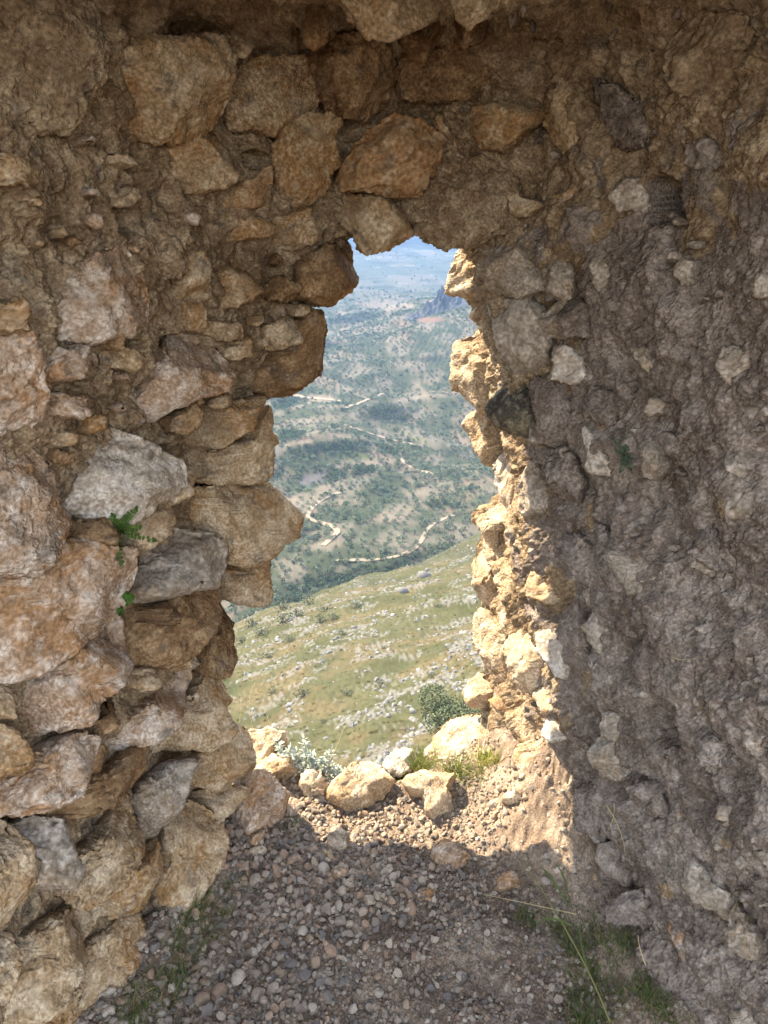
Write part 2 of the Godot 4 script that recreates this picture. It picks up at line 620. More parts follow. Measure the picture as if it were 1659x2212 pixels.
func place_stone(poly: PackedVector2Array, h: float, tone: String, pits: float, label := "", push := 0.0, tilt := 0.35):
	var c := Vector2.ZERO
	for q in poly: c += q
	c /= poly.size()
	var d := 0.0
	var n := Vector3.ZERO
	var k := 0
	for q in [c, c] + Array(poly):
		var sf: Variant = surf_at(lerpf(q.x, c.x, 0.35), lerpf(q.y, c.y, 0.35))
		if sf == null: continue
		d += sf[0]
		n += sf[1]
		k += 1
	if k == 0:
		d = 1.9
		n = (EYE - pt(c.x, c.y, 1.9))
		k = 1
	d /= k
	var tocam := (EYE - pt(c.x, c.y, d)).normalized()
	n = n.normalized()
	var turn := 0.42
	while n.lerp(tocam, turn).normalized().dot(tocam) < 0.62 and turn < 1.0: turn += 0.06
	n = n.lerp(tocam, turn).normalized()
	n_stone += 1
	var cheek := sstep(1050.0, 1250.0, c.x)
	h *= lerpf(1.0, 0.58, cheek) * (0.95 if c.x < 900.0 else 1.0)
	if c.x < 640.0 and c.y > 1000.0: tilt += 0.2
	var me := block(poly, d - push, n, h, 0.05 + h, tone, n_stone, pits, tilt)
	var o := put(me, "stone", mat.stone_pitted if pits > 0.45 else (mat.stone_smooth if pits < 0.15 else mat.stone), wall)
	if label != "": o.set_meta("label", label)

func build_stones():
	# upper left
	st("T1", "480 240 640 180 820 180 930 190 975 260 960 420 890 595 740 590 560 570 470 530 440 420 455 300", 0.05, "tan", 0.3, "large flat tan block")
	st("T1", "1000 290 1160 250 1310 265 1355 320 1340 495 1255 515 1170 560 1050 555 985 530 975 400", 0.035, "tan", 0.5)
	st("T1", "1360 200 1440 160 1560 150 1660 210 1725 330 1700 470 1560 510 1450 480 1360 420 1345 300", 0.05, "brown", 0.4)
	st("T1", "1200 540 1330 500 1440 500 1450 700 1400 820 1330 900 1215 905 1205 800 1180 680", 0.05, "tan", 0.3)
	st("T1", "700 640 800 600 980 590 1060 600 1080 650 1040 740 930 810 810 815 740 760", 0.045, "tan", 0.3)
	st("T1", "960 800 1080 770 1160 730 1165 820 1110 880 1010 930 975 900", 0.03, "orange", 0.2, "orange stained stone")
	st("T1", "1170 950 1300 900 1430 890 1430 950 1340 1050 1260 1078 1135 1072 1150 1000", 0.05, "tan", 0.2)
	st("T1", "985 960 1080 930 1165 980 1130 1020 1000 1040 960 1010", 0.03, "tan")
	st("D", "735 385 755 340 800 290 850 250 905 265 955 300 940 350 900 425 830 415 740 410", 0.075, "orange", 0.1, "rusty tan keystone over the opening", 0.02)
	st("D", "722 430 830 425 870 470 895 518 835 538 780 535 765 500 730 470", 0.07, "tan", 0.1, "pale tan wedge stone hanging at the top of the opening", 0.02)
	st("T1", "-80 660 0 670 120 690 185 730 185 820 60 790 0 800 -80 800", 0.035, "tan")
	st("T1", "-150 -100 250 -80 390 60 420 220 350 400 240 540 60 530 -150 480", 0.03, "mortar", 0.6)
	st("T1", "480 670 570 670 575 720 500 715", 0.02, "tan")
	st("T1", "920 180 1030 170 1140 210 1060 222", 0.03, "tan")
	st("T1", "1315 120 1430 105 1415 155 1370 168 1320 150", 0.04, "tan")
	st("T1", "1380 -80 1660 -90 1910 50 1800 75 1660 105 1560 105 1480 80 1400 70", 0.06, "tan", 0.3, "", 0.05)
	st("T2", "230 -60 560 -60 490 20 400 70 270 60", 0.06, "tan", 0.3, "", 0.04)
	st("T2", "80 130 260 110 275 170 180 210 90 225 75 180", 0.04, "brown")
	st("T2", "280 100 460 90 440 140 340 160 280 150", 0.04, "brown")
	st("T2", "75 230 300 170 420 210 560 290 590 330 420 390 330 420 130 425 70 400", 0.05, "brown", 0.6)
	st("T2", "350 560 400 470 560 430 680 440 680 520 620 580 520 650 400 620", 0.05, "tan", 0.2)
	st("T2", "690 400 780 390 900 420 940 480 900 560 820 640 770 650 700 560 670 470", 0.05, "tan", 0.4, "pointed tan stone")
	st("T2", "640 180 880 170 870 310 830 390 720 350 660 260", 0.035, "mortar", 0.7)
	st("T2", "180 455 230 480 320 630 310 640 230 560", 0.035, "tan")
	st("T2", "110 900 180 780 400 680 560 780 590 950 400 1040 280 1060 170 1040 110 960", 0.06, "mortar", 0.6)
	st("T2", "530 720 580 740 600 880 700 860 690 900 570 945 540 840", 0.04, "tan")
	st("T2", "710 850 830 820 880 900 820 920 720 900", 0.03, "tan")
	st("T2", "1220 200 1380 60 1560 80 1640 200 1640 420 1480 500 1330 470 1240 340", 0.025, "mortar", 0.3, "wide smooth slab")
	st("T2", "890 340 1000 380 1150 460 1130 640 1020 640 960 520", 0.03, "mortar_grey", 0.9)
	st("T2", "980 780 1110 760 1125 900 1030 920 990 860", 0.03, "grey", 0.2)
	st("T2", "1270 510 1330 520 1330 580 1280 590", 0.025, "grey")
	st("T2", "1300 620 1420 600 1480 680 1420 740 1310 710", 0.02, "mortar_grey", 0.4)
	# left, second row
	st("D", "70 720 130 640 180 575 270 540 315 600 320 650 300 690 250 715 170 730", 0.05, "pink", 0.2)
	st("T3", "-60 200 0 200 150 200 160 290 130 320 0 320 -60 320", 0.04, "tan")
	st("T3", "0 330 110 350 160 430 165 570 160 700 60 720 0 750 -100 700 -100 350", 0.04, "pink", 0.3)
	st("T3", "165 470 250 400 440 390 470 480 420 500 290 520 180 525", 0.045, "pink")
	st("T3", "600 640 680 480 800 350 940 360 965 500 940 570 830 600 700 690 620 690", 0.05, "pink", 0.2)
	st("T3", "165 610 230 600 460 620 430 660 280 695 170 660", 0.05, "pink")
	st("T3", "470 395 630 390 625 430 540 490 505 480 500 420", 0.04, "tan")
	st("T3", "415 345 580 340 580 380 450 400 410 375", 0.035, "brown")
	st("T3", "800 200 870 180 870 310 830 325 795 290", 0.03, "tan")
	st("T3", "880 290 960 280 1040 300 1040 355 940 355 880 330", 0.035, "tan")
	st("T3", "780 0 930 -30 940 60 890 150 800 215 770 130", 0.05, "tan", 0.2)
	st("T3", "920 100 1020 30 1130 60 1140 120 1060 180 940 225 920 180", 0.05, "tan", 0.2)
	st("T3", "1050 275 1170 225 1172 248 1080 297", 0.05, "tan")
	st("T3", "950 390 1050 360 1140 330 1130 390 1060 430 960 450", 0.05, "tan")
	st("T3", "1130 150 1200 90 1285 130 1280 200 1140 185", 0.04, "brown")
	st("T3", "1290 50 1400 -30 1555 -25 1570 80 1480 210 1390 225 1300 200 1280 120", 0.07, "brown", 0.4, "dark brown block at the upper left of the opening")
	st("T3", "1245 210 1335 215 1325 260 1250 250", 0.06, "tan")
	st("T3", "1140 300 1240 270 1315 290 1260 370 1180 400 1130 370", 0.06, "tan")
	st("T3", "1190 420 1250 330 1340 240 1390 240 1412 400 1418 520 1300 570 1160 620 1100 580 1110 540", 0.08, "brown", 0.4, "large rusty brown block jutting into the opening")
	st("T3", "870 800 900 680 1000 640 1130 620 1130 680 1050 740 920 815", 0.06, "tan")
	st("T3", "910 620 1000 580 1005 620 930 665 895 650", 0.04, "tan")
	st("T3", "840 970 900 880 1050 800 1150 660 1190 720 1232 810 1180 910 1060 970 940 970", 0.07, "tan", 0.2, "tan block with a pointed end at the left edge of the opening")
	st("T3", "285 980 370 790 500 760 620 830 770 910 785 990 660 1060 560 1110 420 1140 290 1090", 0.055, "pale", 0.15, "large pale block with an orange stain")
	st("T3", "-100 880 70 830 190 900 240 1050 285 1140 200 1260 120 1330 0 1360 -100 1360", 0.05, "pink", 0.5)
	st("T3", "740 700 840 640 860 690 800 770 740 760", 0.03, "brown")
	st("T3", "350 690 470 690 480 740 370 760", 0.025, "tan")
	st("T3", "260 770 350 770 340 810 280 820", 0.025, "tan")
	st("T3", "640 1050 780 970 800 1010 720 1080 650 1090", 0.04, "tan")
	st("T3", "640 0 700 -80 790 -60 780 100 700 90", 0.025, "mortar", 0.5)
	# left, third row
	st("T5", "770 -60 1000 -110 1140 -120 1243 10 1225 100 1150 140 1040 215 960 195 900 110 830 50", 0.08, "tan", 0.2, "tan block with a pointed nose jutting into the opening")
	st("T5", "550 330 600 230 760 100 900 110 955 190 930 270 890 320 780 330 650 380 560 360", 0.06, "grey", 0.1, "grey block with a flat broken face")
	st("T5", "280 60 470 30 480 90 450 130 290 100", 0.04, "brown")
	st("T5", "500 10 580 -40 720 -20 720 50 640 110 560 160 500 150", 0.05, "tan")
	st("T5", "0 290 150 180 380 150 530 200 550 330 480 470 300 560 130 670 0 715 -100 700 -100 330", 0.055, "pink", 0.4, "long pitted pinkish block")
	st("T5", "60 740 150 640 330 560 520 460 560 500 560 660 480 730 370 800 330 880 200 960 100 930 80 820", 0.055, "pink", 0.3)
	st("T5", "560 500 570 380 740 340 880 320 935 390 910 470 800 590 690 660 590 680 565 620", 0.055, "brown", 0.4)
	st("T5", "570 460 650 420 750 370 740 410 680 460 580 488", 0.075, "brown")
	st("T5", "670 680 780 620 860 530 875 600 800 660 720 710 670 715", 0.05, "tan")
	st("T5", "565 700 660 680 670 740 590 770 565 750", 0.03, "tan")
	st("T5", "920 260 1000 220 1130 180 1210 188 1217 300 1150 350 1060 380 960 370 900 320", 0.08, "tan", 0.2)
	st("T5", "880 520 960 400 1010 420 1000 480 960 640 910 690 865 690 870 600", 0.06, "brown", 0.7)
	st("T5", "440 990 600 860 760 740 850 660 860 740 800 850 700 930 600 1010 480 1050 440 1030", 0.05, "pink", 0.2)
	st("T5", "710 1020 720 930 850 800 900 690 1000 720 1040 830 970 930 880 1010 760 1020", 0.07, "tan", 0.3)
	st("T5", "870 1100 890 1000 960 930 1080 950 1125 1050 1080 1120 960 1190 880 1170", 0.07, "tan", 0.2, "smooth tan stone at the foot of the left jamb")
	st("T5", "325 990 340 920 460 860 520 740 540 790 480 850 480 900 400 960", 0.04, "brown")
	st("T5", "-60 740 0 730 60 760 80 800 40 870 0 880 -60 850", 0.04, "tan")
	st("T5", "-60 950 0 930 60 960 110 1050 90 1110 0 1150 -60 1120", 0.04, "tan")
	st("T5", "300 1030 430 1000 440 1050 430 1110 330 1110", 0.03, "brown")
	# left, bottom row
	st("T7", "-20 170 30 60 150 -60 300 -130 420 -110 430 0 280 100 100 185 10 180", 0.06, "pink", 0.2, "pinkish block with a pale chalky end")
	st("T7", "-60 200 0 190 100 340 125 420 120 540 50 650 0 670 -60 650", 0.05, "tan")
	st("T7", "60 280 140 230 250 220 350 285 290 400 200 495 130 480 120 370", 0.06, "grey", 0.1, "angular olive grey stone set back in a dark gap")
	st("T7", "310 440 400 340 530 200 590 140 610 240 610 340 540 430 380 590 320 560 290 500", 0.05, "tan", 1.0)
	st("T7", "580 140 620 80 760 -20 850 -20 830 80 780 200 720 290 660 305 610 260 610 180", 0.06, "grey", 0.3)
	st("T7", "150 190 300 110 480 0 640 -80 660 20 560 130 440 160 330 200 200 205", 0.035, "brown", 0.3)
	st("T7", "380 590 420 540 540 440 640 390 720 330 725 430 640 580 500 630 400 620", 0.05, "tan", 0.4)
	st("T7", "10 1060 50 780 200 680 370 610 470 650 430 740 300 860 200 990 90 1085", 0.06, "tan", 0.2, "long smooth tan block near the path")
	st("T7", "340 880 400 760 520 660 640 640 640 760 540 880 480 960 400 1040 330 1106", 0.03, "tan", 0.3)
	st("T7", "-40 720 0 700 50 740 60 850 90 880 10 1000 -50 960", 0.04, "tan")
	st("T7", "720 240 790 170 880 180 950 290 920 400 800 560 740 600 680 560 720 400", 0.05, "tan", 0.4)
	st("T7", "830 150 960 70 1040 90 1030 170 940 260 880 190", 0.06, "tan", 0.3)
	st("T7", "950 270 1040 230 1070 300 1000 420 900 540 810 580 830 480 920 380", 0.045, "tan", 0.6)
	st("T7", "640 640 800 600 780 680 640 760", 0.03, "tan", 0.4)
	st("T7", "170 1106 200 1000 310 880 330 900 310 1060 260 1180 170 1180", 0.03, "tan", 0.7)
	# right reveal
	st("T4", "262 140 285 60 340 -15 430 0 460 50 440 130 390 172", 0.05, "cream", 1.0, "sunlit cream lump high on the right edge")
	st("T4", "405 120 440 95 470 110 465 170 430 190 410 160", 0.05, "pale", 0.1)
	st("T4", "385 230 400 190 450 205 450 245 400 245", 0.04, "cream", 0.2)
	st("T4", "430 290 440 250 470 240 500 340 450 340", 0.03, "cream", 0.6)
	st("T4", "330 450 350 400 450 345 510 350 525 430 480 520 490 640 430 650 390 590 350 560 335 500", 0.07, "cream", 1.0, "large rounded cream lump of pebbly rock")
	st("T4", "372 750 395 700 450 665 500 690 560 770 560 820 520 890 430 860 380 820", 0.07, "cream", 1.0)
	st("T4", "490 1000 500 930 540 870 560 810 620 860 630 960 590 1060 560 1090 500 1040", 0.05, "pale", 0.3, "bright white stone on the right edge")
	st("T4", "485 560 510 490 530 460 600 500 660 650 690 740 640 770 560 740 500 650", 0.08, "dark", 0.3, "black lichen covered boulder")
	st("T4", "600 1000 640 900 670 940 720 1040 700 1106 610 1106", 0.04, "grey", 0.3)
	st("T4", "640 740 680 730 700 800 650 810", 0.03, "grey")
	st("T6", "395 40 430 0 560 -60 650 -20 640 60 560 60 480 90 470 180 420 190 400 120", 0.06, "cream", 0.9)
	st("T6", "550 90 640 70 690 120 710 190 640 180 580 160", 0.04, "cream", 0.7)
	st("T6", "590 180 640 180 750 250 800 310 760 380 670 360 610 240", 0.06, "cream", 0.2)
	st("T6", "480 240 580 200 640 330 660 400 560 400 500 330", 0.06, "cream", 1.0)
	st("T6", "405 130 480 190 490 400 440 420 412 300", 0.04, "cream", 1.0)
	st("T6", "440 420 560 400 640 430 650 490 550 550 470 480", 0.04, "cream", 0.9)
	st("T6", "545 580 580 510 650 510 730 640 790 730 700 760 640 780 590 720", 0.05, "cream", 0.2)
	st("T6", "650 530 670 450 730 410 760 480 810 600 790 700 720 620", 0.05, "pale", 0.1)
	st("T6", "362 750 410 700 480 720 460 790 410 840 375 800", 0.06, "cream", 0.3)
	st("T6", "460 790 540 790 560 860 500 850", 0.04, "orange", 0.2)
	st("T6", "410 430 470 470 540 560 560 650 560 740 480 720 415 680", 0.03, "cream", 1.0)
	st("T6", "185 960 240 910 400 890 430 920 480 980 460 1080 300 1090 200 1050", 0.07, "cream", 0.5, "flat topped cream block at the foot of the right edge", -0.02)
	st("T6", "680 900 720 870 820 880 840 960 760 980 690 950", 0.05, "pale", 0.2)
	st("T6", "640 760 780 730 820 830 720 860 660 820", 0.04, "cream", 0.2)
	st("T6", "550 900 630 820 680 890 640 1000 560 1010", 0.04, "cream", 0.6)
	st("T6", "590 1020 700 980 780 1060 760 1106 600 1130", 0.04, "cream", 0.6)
	# right cheek
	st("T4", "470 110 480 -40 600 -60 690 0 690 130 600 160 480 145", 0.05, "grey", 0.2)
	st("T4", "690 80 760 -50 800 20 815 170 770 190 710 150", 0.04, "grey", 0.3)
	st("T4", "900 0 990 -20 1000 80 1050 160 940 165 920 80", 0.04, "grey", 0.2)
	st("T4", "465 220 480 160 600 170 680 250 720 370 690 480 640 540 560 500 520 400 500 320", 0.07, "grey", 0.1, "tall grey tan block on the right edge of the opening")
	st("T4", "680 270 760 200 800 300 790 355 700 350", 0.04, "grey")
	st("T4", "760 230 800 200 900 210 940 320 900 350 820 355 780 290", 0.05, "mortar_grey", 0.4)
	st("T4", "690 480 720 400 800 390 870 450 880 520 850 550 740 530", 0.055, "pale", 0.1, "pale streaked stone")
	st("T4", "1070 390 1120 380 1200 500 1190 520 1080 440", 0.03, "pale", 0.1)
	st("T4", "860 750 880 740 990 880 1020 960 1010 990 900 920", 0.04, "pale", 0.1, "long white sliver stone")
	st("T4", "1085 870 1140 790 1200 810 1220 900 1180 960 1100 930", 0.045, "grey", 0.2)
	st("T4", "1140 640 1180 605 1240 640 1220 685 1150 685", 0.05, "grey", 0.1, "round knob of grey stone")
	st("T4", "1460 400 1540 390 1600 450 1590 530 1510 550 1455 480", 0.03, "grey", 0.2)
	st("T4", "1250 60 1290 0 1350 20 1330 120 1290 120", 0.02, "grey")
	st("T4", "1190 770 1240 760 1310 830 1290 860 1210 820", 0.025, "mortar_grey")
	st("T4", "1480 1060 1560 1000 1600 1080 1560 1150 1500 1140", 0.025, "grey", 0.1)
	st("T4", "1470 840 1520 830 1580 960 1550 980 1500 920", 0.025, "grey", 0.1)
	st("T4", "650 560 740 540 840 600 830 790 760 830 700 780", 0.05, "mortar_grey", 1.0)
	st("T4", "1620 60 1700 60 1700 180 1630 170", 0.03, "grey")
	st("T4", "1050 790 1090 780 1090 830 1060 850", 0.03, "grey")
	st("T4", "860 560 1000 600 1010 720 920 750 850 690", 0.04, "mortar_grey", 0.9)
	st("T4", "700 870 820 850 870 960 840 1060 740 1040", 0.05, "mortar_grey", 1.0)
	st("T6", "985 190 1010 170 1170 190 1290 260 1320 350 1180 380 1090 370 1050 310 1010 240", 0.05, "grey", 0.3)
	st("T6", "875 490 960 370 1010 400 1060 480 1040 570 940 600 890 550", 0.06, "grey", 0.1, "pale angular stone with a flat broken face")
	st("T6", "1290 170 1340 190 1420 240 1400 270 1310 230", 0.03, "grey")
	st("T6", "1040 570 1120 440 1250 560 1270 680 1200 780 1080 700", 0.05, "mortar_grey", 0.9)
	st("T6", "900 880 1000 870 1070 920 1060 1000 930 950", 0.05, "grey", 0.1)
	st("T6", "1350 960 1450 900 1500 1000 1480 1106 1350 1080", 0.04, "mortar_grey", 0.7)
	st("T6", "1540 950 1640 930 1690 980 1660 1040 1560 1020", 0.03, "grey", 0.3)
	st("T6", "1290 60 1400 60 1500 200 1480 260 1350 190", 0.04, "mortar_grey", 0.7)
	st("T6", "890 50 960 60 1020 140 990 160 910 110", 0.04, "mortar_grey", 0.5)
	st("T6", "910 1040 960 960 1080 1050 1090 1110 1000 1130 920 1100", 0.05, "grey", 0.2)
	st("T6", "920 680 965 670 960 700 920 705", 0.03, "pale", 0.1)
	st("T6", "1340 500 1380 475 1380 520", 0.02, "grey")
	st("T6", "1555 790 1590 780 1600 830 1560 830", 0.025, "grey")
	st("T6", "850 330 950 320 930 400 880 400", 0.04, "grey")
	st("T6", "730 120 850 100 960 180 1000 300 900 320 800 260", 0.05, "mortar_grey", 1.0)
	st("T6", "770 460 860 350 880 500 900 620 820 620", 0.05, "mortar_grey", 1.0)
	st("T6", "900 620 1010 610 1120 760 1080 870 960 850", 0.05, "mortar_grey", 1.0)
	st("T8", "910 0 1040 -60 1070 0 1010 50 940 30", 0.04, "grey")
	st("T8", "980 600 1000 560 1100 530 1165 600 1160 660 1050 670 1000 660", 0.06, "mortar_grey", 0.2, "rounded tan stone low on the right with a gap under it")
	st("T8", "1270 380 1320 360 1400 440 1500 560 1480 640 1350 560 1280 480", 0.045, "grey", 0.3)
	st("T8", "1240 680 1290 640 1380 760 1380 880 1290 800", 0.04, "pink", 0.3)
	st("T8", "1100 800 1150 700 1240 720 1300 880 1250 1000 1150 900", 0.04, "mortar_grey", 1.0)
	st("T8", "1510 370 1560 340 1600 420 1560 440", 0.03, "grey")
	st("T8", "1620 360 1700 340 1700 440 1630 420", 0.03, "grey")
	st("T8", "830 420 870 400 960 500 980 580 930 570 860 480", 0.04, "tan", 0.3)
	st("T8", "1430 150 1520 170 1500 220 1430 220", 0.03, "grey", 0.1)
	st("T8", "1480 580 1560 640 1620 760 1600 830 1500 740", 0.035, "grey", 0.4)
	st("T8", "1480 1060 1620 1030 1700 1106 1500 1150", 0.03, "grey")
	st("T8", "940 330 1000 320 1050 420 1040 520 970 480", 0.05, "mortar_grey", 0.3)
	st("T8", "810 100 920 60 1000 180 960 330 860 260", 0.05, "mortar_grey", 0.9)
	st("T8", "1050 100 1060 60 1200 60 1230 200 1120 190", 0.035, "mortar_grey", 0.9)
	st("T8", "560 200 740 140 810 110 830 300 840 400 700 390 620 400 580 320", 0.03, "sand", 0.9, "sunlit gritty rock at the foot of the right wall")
	# small chinking stones in the joints that no block covers
	var r := RandomNumberGenerator.new()
	r.seed = 99
	var made := 0
	var tries := 0
	while made < 96 and tries < 6000:
		tries += 1
		var c := Vector2(r.randf_range(-20, 1680), r.randf_range(-20, 2200))
		var right := c.x > 900.0
		if right and r.randf() < 0.62 or not right and made > 40: continue
		var rad := r.randf_range(5, 14) if right else r.randf_range(9, 26)
		var sf: Variant = surf_at(c.x, c.y)
		if sf == null or proj(pt(c.x, c.y, sf[0])).distance_to(Vector3(c.x, c.y, sf[0])) > 40.0: continue
		if not cell.has(Vector2i(int(floor(c.x / CELL)), int(floor(c.y / CELL)))): continue
		if pt(c.x, c.y, sf[0]).y < 0.06: continue
		var free := true
		for p in all_polys:
			if Geometry2D.is_point_in_polygon(c, p) or closest(p, c) < rad * 0.55:
				free = false
				break
		if not free: continue
		var poly := PackedVector2Array()
		var n := r.randi_range(5, 8)
		var asp := r.randf_range(0.5, 0.95)
		var rot := r.randf() * TAU if right else r.randf_range(-0.7, 0.1)
		for i in n:
			var th := TAU * i / n
			poly.append(c + (Vector2(cos(th), sin(th) * asp) * rad * r.randf_range(0.75, 1.2)).rotated(rot))
		all_polys.append(poly)
		var tl := ["grey", "mortar_grey", "mortar_grey", "grey"] if right else ["tan", "brown", "tan", "pink"]
		place_stone(poly, r.randf_range(0.012, 0.03), tl[r.randi() % 4], 0.3)
		made += 1

func closest(p: PackedVector2Array, c: Vector2) -> float:
	var best := 1e9
	for i in p.size():
		best = minf(best, Geometry2D.get_closest_point_to_segment(c, p[i], p[(i + 1) % p.size()]).distance_to(c))
	return best

# ------------------------------------------------------------------ ground

func gh(x: float, z: float) -> float:
	var h := na.get_noise_2d(x * 1.7 + 5.0, z * 1.7) * 0.045
	h += na.get_noise_2d(x * 8.0, z * 8.0 + 3.0) * 0.018
	h += na.get_noise_2d(x * 34.0, z * 34.0) * 0.007
	var tal := exp(-pow((x - 0.50) / 0.15, 2.0)) * sstep(-1.34, -1.6, z)
	h += tal * (0.24 + 0.05 * na.get_noise_2d(x * 16.0, z * 16.0) + 0.03 * na.get_noise_2d(x * 50.0, z * 50.0))
	var lx := -0.38 - (z + 1.58) * 0.364
	h += 0.05 * exp(-pow((x - lx) / 0.09, 2.0))
	var rx := 0.47 + (z + 1.46) * 0.279
	h += 0.04 * exp(-pow((x - rx) / 0.09, 2.0))
	var lip := -z - 1.70 - 0.10 * na.get_noise_2d(x * 3.0, 7.0) - 0.12 * sstep(0.1, 0.3, x)
	if lip > 0.0: h -= lip * lip * 2.0 + lip * 0.55
	return h

func axis_lines(lo: float, a: float, b: float, hi: float, fine: float) -> PackedFloat32Array:
	var o := PackedFloat32Array()
	var x := lo
	while x < a:
		o.append(x)
		x += 0.15 if a - x < 1.0 else 0.8
	x = a
	while x < b:
		o.append(x)
		x += fine
	x = b
	while x < hi:
		o.append(x)
		x += 0.15 if x - b < 1.0 else 0.8
	o.append(hi)
	return o

func build_ground():
	var xs := axis_lines(-14.0, -0.85, 0.85, 14.0, 0.0055)
	var zs := axis_lines(-3.2, -2.3, -0.85, 16.0, 0.0055)
	var nx := xs.size()
	var V := PackedVector3Array()
	var C := PackedColorArray()
	var I := PackedInt32Array()
	for z in zs:
		for x in xs:
			var y := gh(x, z)
			var p := Vector3(x, y + nd.get_noise_2d(x * 160.0, z * 160.0) * 0.0015, z)
			V.append(p)
			C.append(stone_color(p, "earth"))
	for j in zs.size() - 1:
		for i in nx - 1:
			var a := j * nx + i
			I.append_array([a, a + 1, a + nx, a + 1, a + nx + 1, a + nx])
	var o := put(finish(V, I, C, 0, Vector3.UP), "ground", mat.earth)
	tag(o, "trodden earth path through the opening", "ground", "", "structure")

# where the sight line through a survey pixel meets the path
func on_ground(px: float, py: float) -> Vector3:
	var ry := ray(px, py)
	var t := 0.5
	while t < 6.0:
		var p := EYE + ry * t
		if p.y < gh(p.x, p.z): return p
		t += 0.006
	return EYE + ry * 2.2

func boulder(s: String, h: float, tone: String, label: String, upness := 0.45, pits := 0.3, lift := 0.0, called := "boulder", cat := "stone"):
	var poly := parse_poly("Z", s)
	var lo := poly[0]
	var c := Vector2.ZERO
	for q in poly:
		c += q
		if q.y > lo.y: lo = q
	c /= poly.size()
	var g := on_ground(lo.x, lo.y - 4.0)
	var n := (EYE - g).normalized().lerp(Vector3.UP, upness).normalized()
	# depth of the face plane at the centre, passing through the foot
	var ry := ray(c.x, c.y)
	var d := (g - EYE).dot(n) / ry.dot(n)
	n_stone += 1
	var me := block(poly, d, n, h, 0.08 + h, tone, n_stone, pits, 0.1)
	var o := put(me, called, mat.stone)
	tag(o, label, cat)

func build_boulders():
	boulder("95 115 170 105 240 120 245 190 150 240 105 270", 0.04, "cream", "sunlit cream rock behind the grey plant at the left of the sill", 0.2)
	boulder("115 270 215 210 320 270 312 312 215 342 150 325", 0.06, "cream", "angular sunlit rock just in front of the grey plant", 0.2, 0.2)
	boulder("330 300 370 285 440 340 432 412 350 415 310 350", 0.04, "cream", "crumbly sunlit rock between the grey plant and the pointed boulder", 0.2, 0.9)
	boulder("445 380 520 290 590 220 680 265 730 330 690 410 600 460 540 480 450 420", 0.06, "cream", "large pointed sunlit boulder in the middle of the sill", 0.25, 0.4)
	boulder("685 265 760 180 860 220 875 270 760 315 720 320", 0.04, "pale", "white sunlit rock beside the bright grass", 0.15, 0.2)
	boulder("780 340 870 285 960 300 1000 310 975 380 1000 460 940 510 880 480 870 390 810 385", 0.05, "cream", "broken blocky sunlit rock in front of the bright grass", 0.3, 0.4)
	boulder("5 330 110 310 150 310 240 400 230 470 150 540 60 575 10 500", 0.05, "pink", "flat pinkish slab leaning at the foot of the left jamb", 0.35, 0.5)
	boulder("910 640 960 600 1020 620 1080 690 1060 720 990 735 920 715", 0.03, "pink", "half buried pinkish rock in the middle of the path", 0.55, 0.2)
	boulder("1160 780 1240 755 1310 755 1330 790 1250 830 1180 825", 0.02, "pink", "flat pinkish rock on the path beside the tall weed", 0.55, 0.2)
	boulder("820 830 920 810 935 850 920 880 850 870", 0.02, "pink", "flat reddish rock on the path, nearest of the three embedded ones", 0.6, 0.2)
	boulder("440 590 500 565 530 580 520 650 480 690 440 640", 0.025, "sand", "crumbly ridge of tan rock left of the path centre", 0.5, 0.6)
	boulder("450 725 520 710 525 770 460 765", 0.02, "pink", "small pinkish block below the tan ridge on the path", 0.5, 0.2)
	boulder("1450 740 1490 690 1520 740 1470 755", 0.02, "pink", "small upright pinkish stone at the foot of the right wall", 0.3, 0.2)
	boulder("420 650 450 640 470 690 440 705", 0.015, "orange", "rounded reddish stone beside the tan ridge", 0.4, 0.1)
	boulder("590 620 615 611 640 625 638 640 610 647 592 640", 0.014, "pale", "pale smooth oval pebble alone on the dark soil", 0.4, 0.0)
	boulder("80 650 110 634 150 630 152 655 110 678 85 675", 0.015, "pale", "pale long pebble at the foot of the left wall", 0.4, 0.0)
	boulder("1220 400 1290 385 1335 420 1300 437 1230 420", 0.02, "cream", "tan flat rock on the sunlit right side of the sill", 0.4, 0.3)
	boulder("1160 440 1200 415 1240 430 1180 462", 0.02, "pale", "small pale sunlit stone left of the tan flat rock", 0.4, 0.2)
	boulder("80 570 140 552 150 580 120 640 80 650", 0.02, "pink", "tan wedge of rock below the leaning slab", 0.3, 0.3)
	boulder("240 380 300 390 330 440 310 490 250 480 270 430", 0.02, "sand", "low crust of rock behind the gravel heap", 0.6, 0.6)

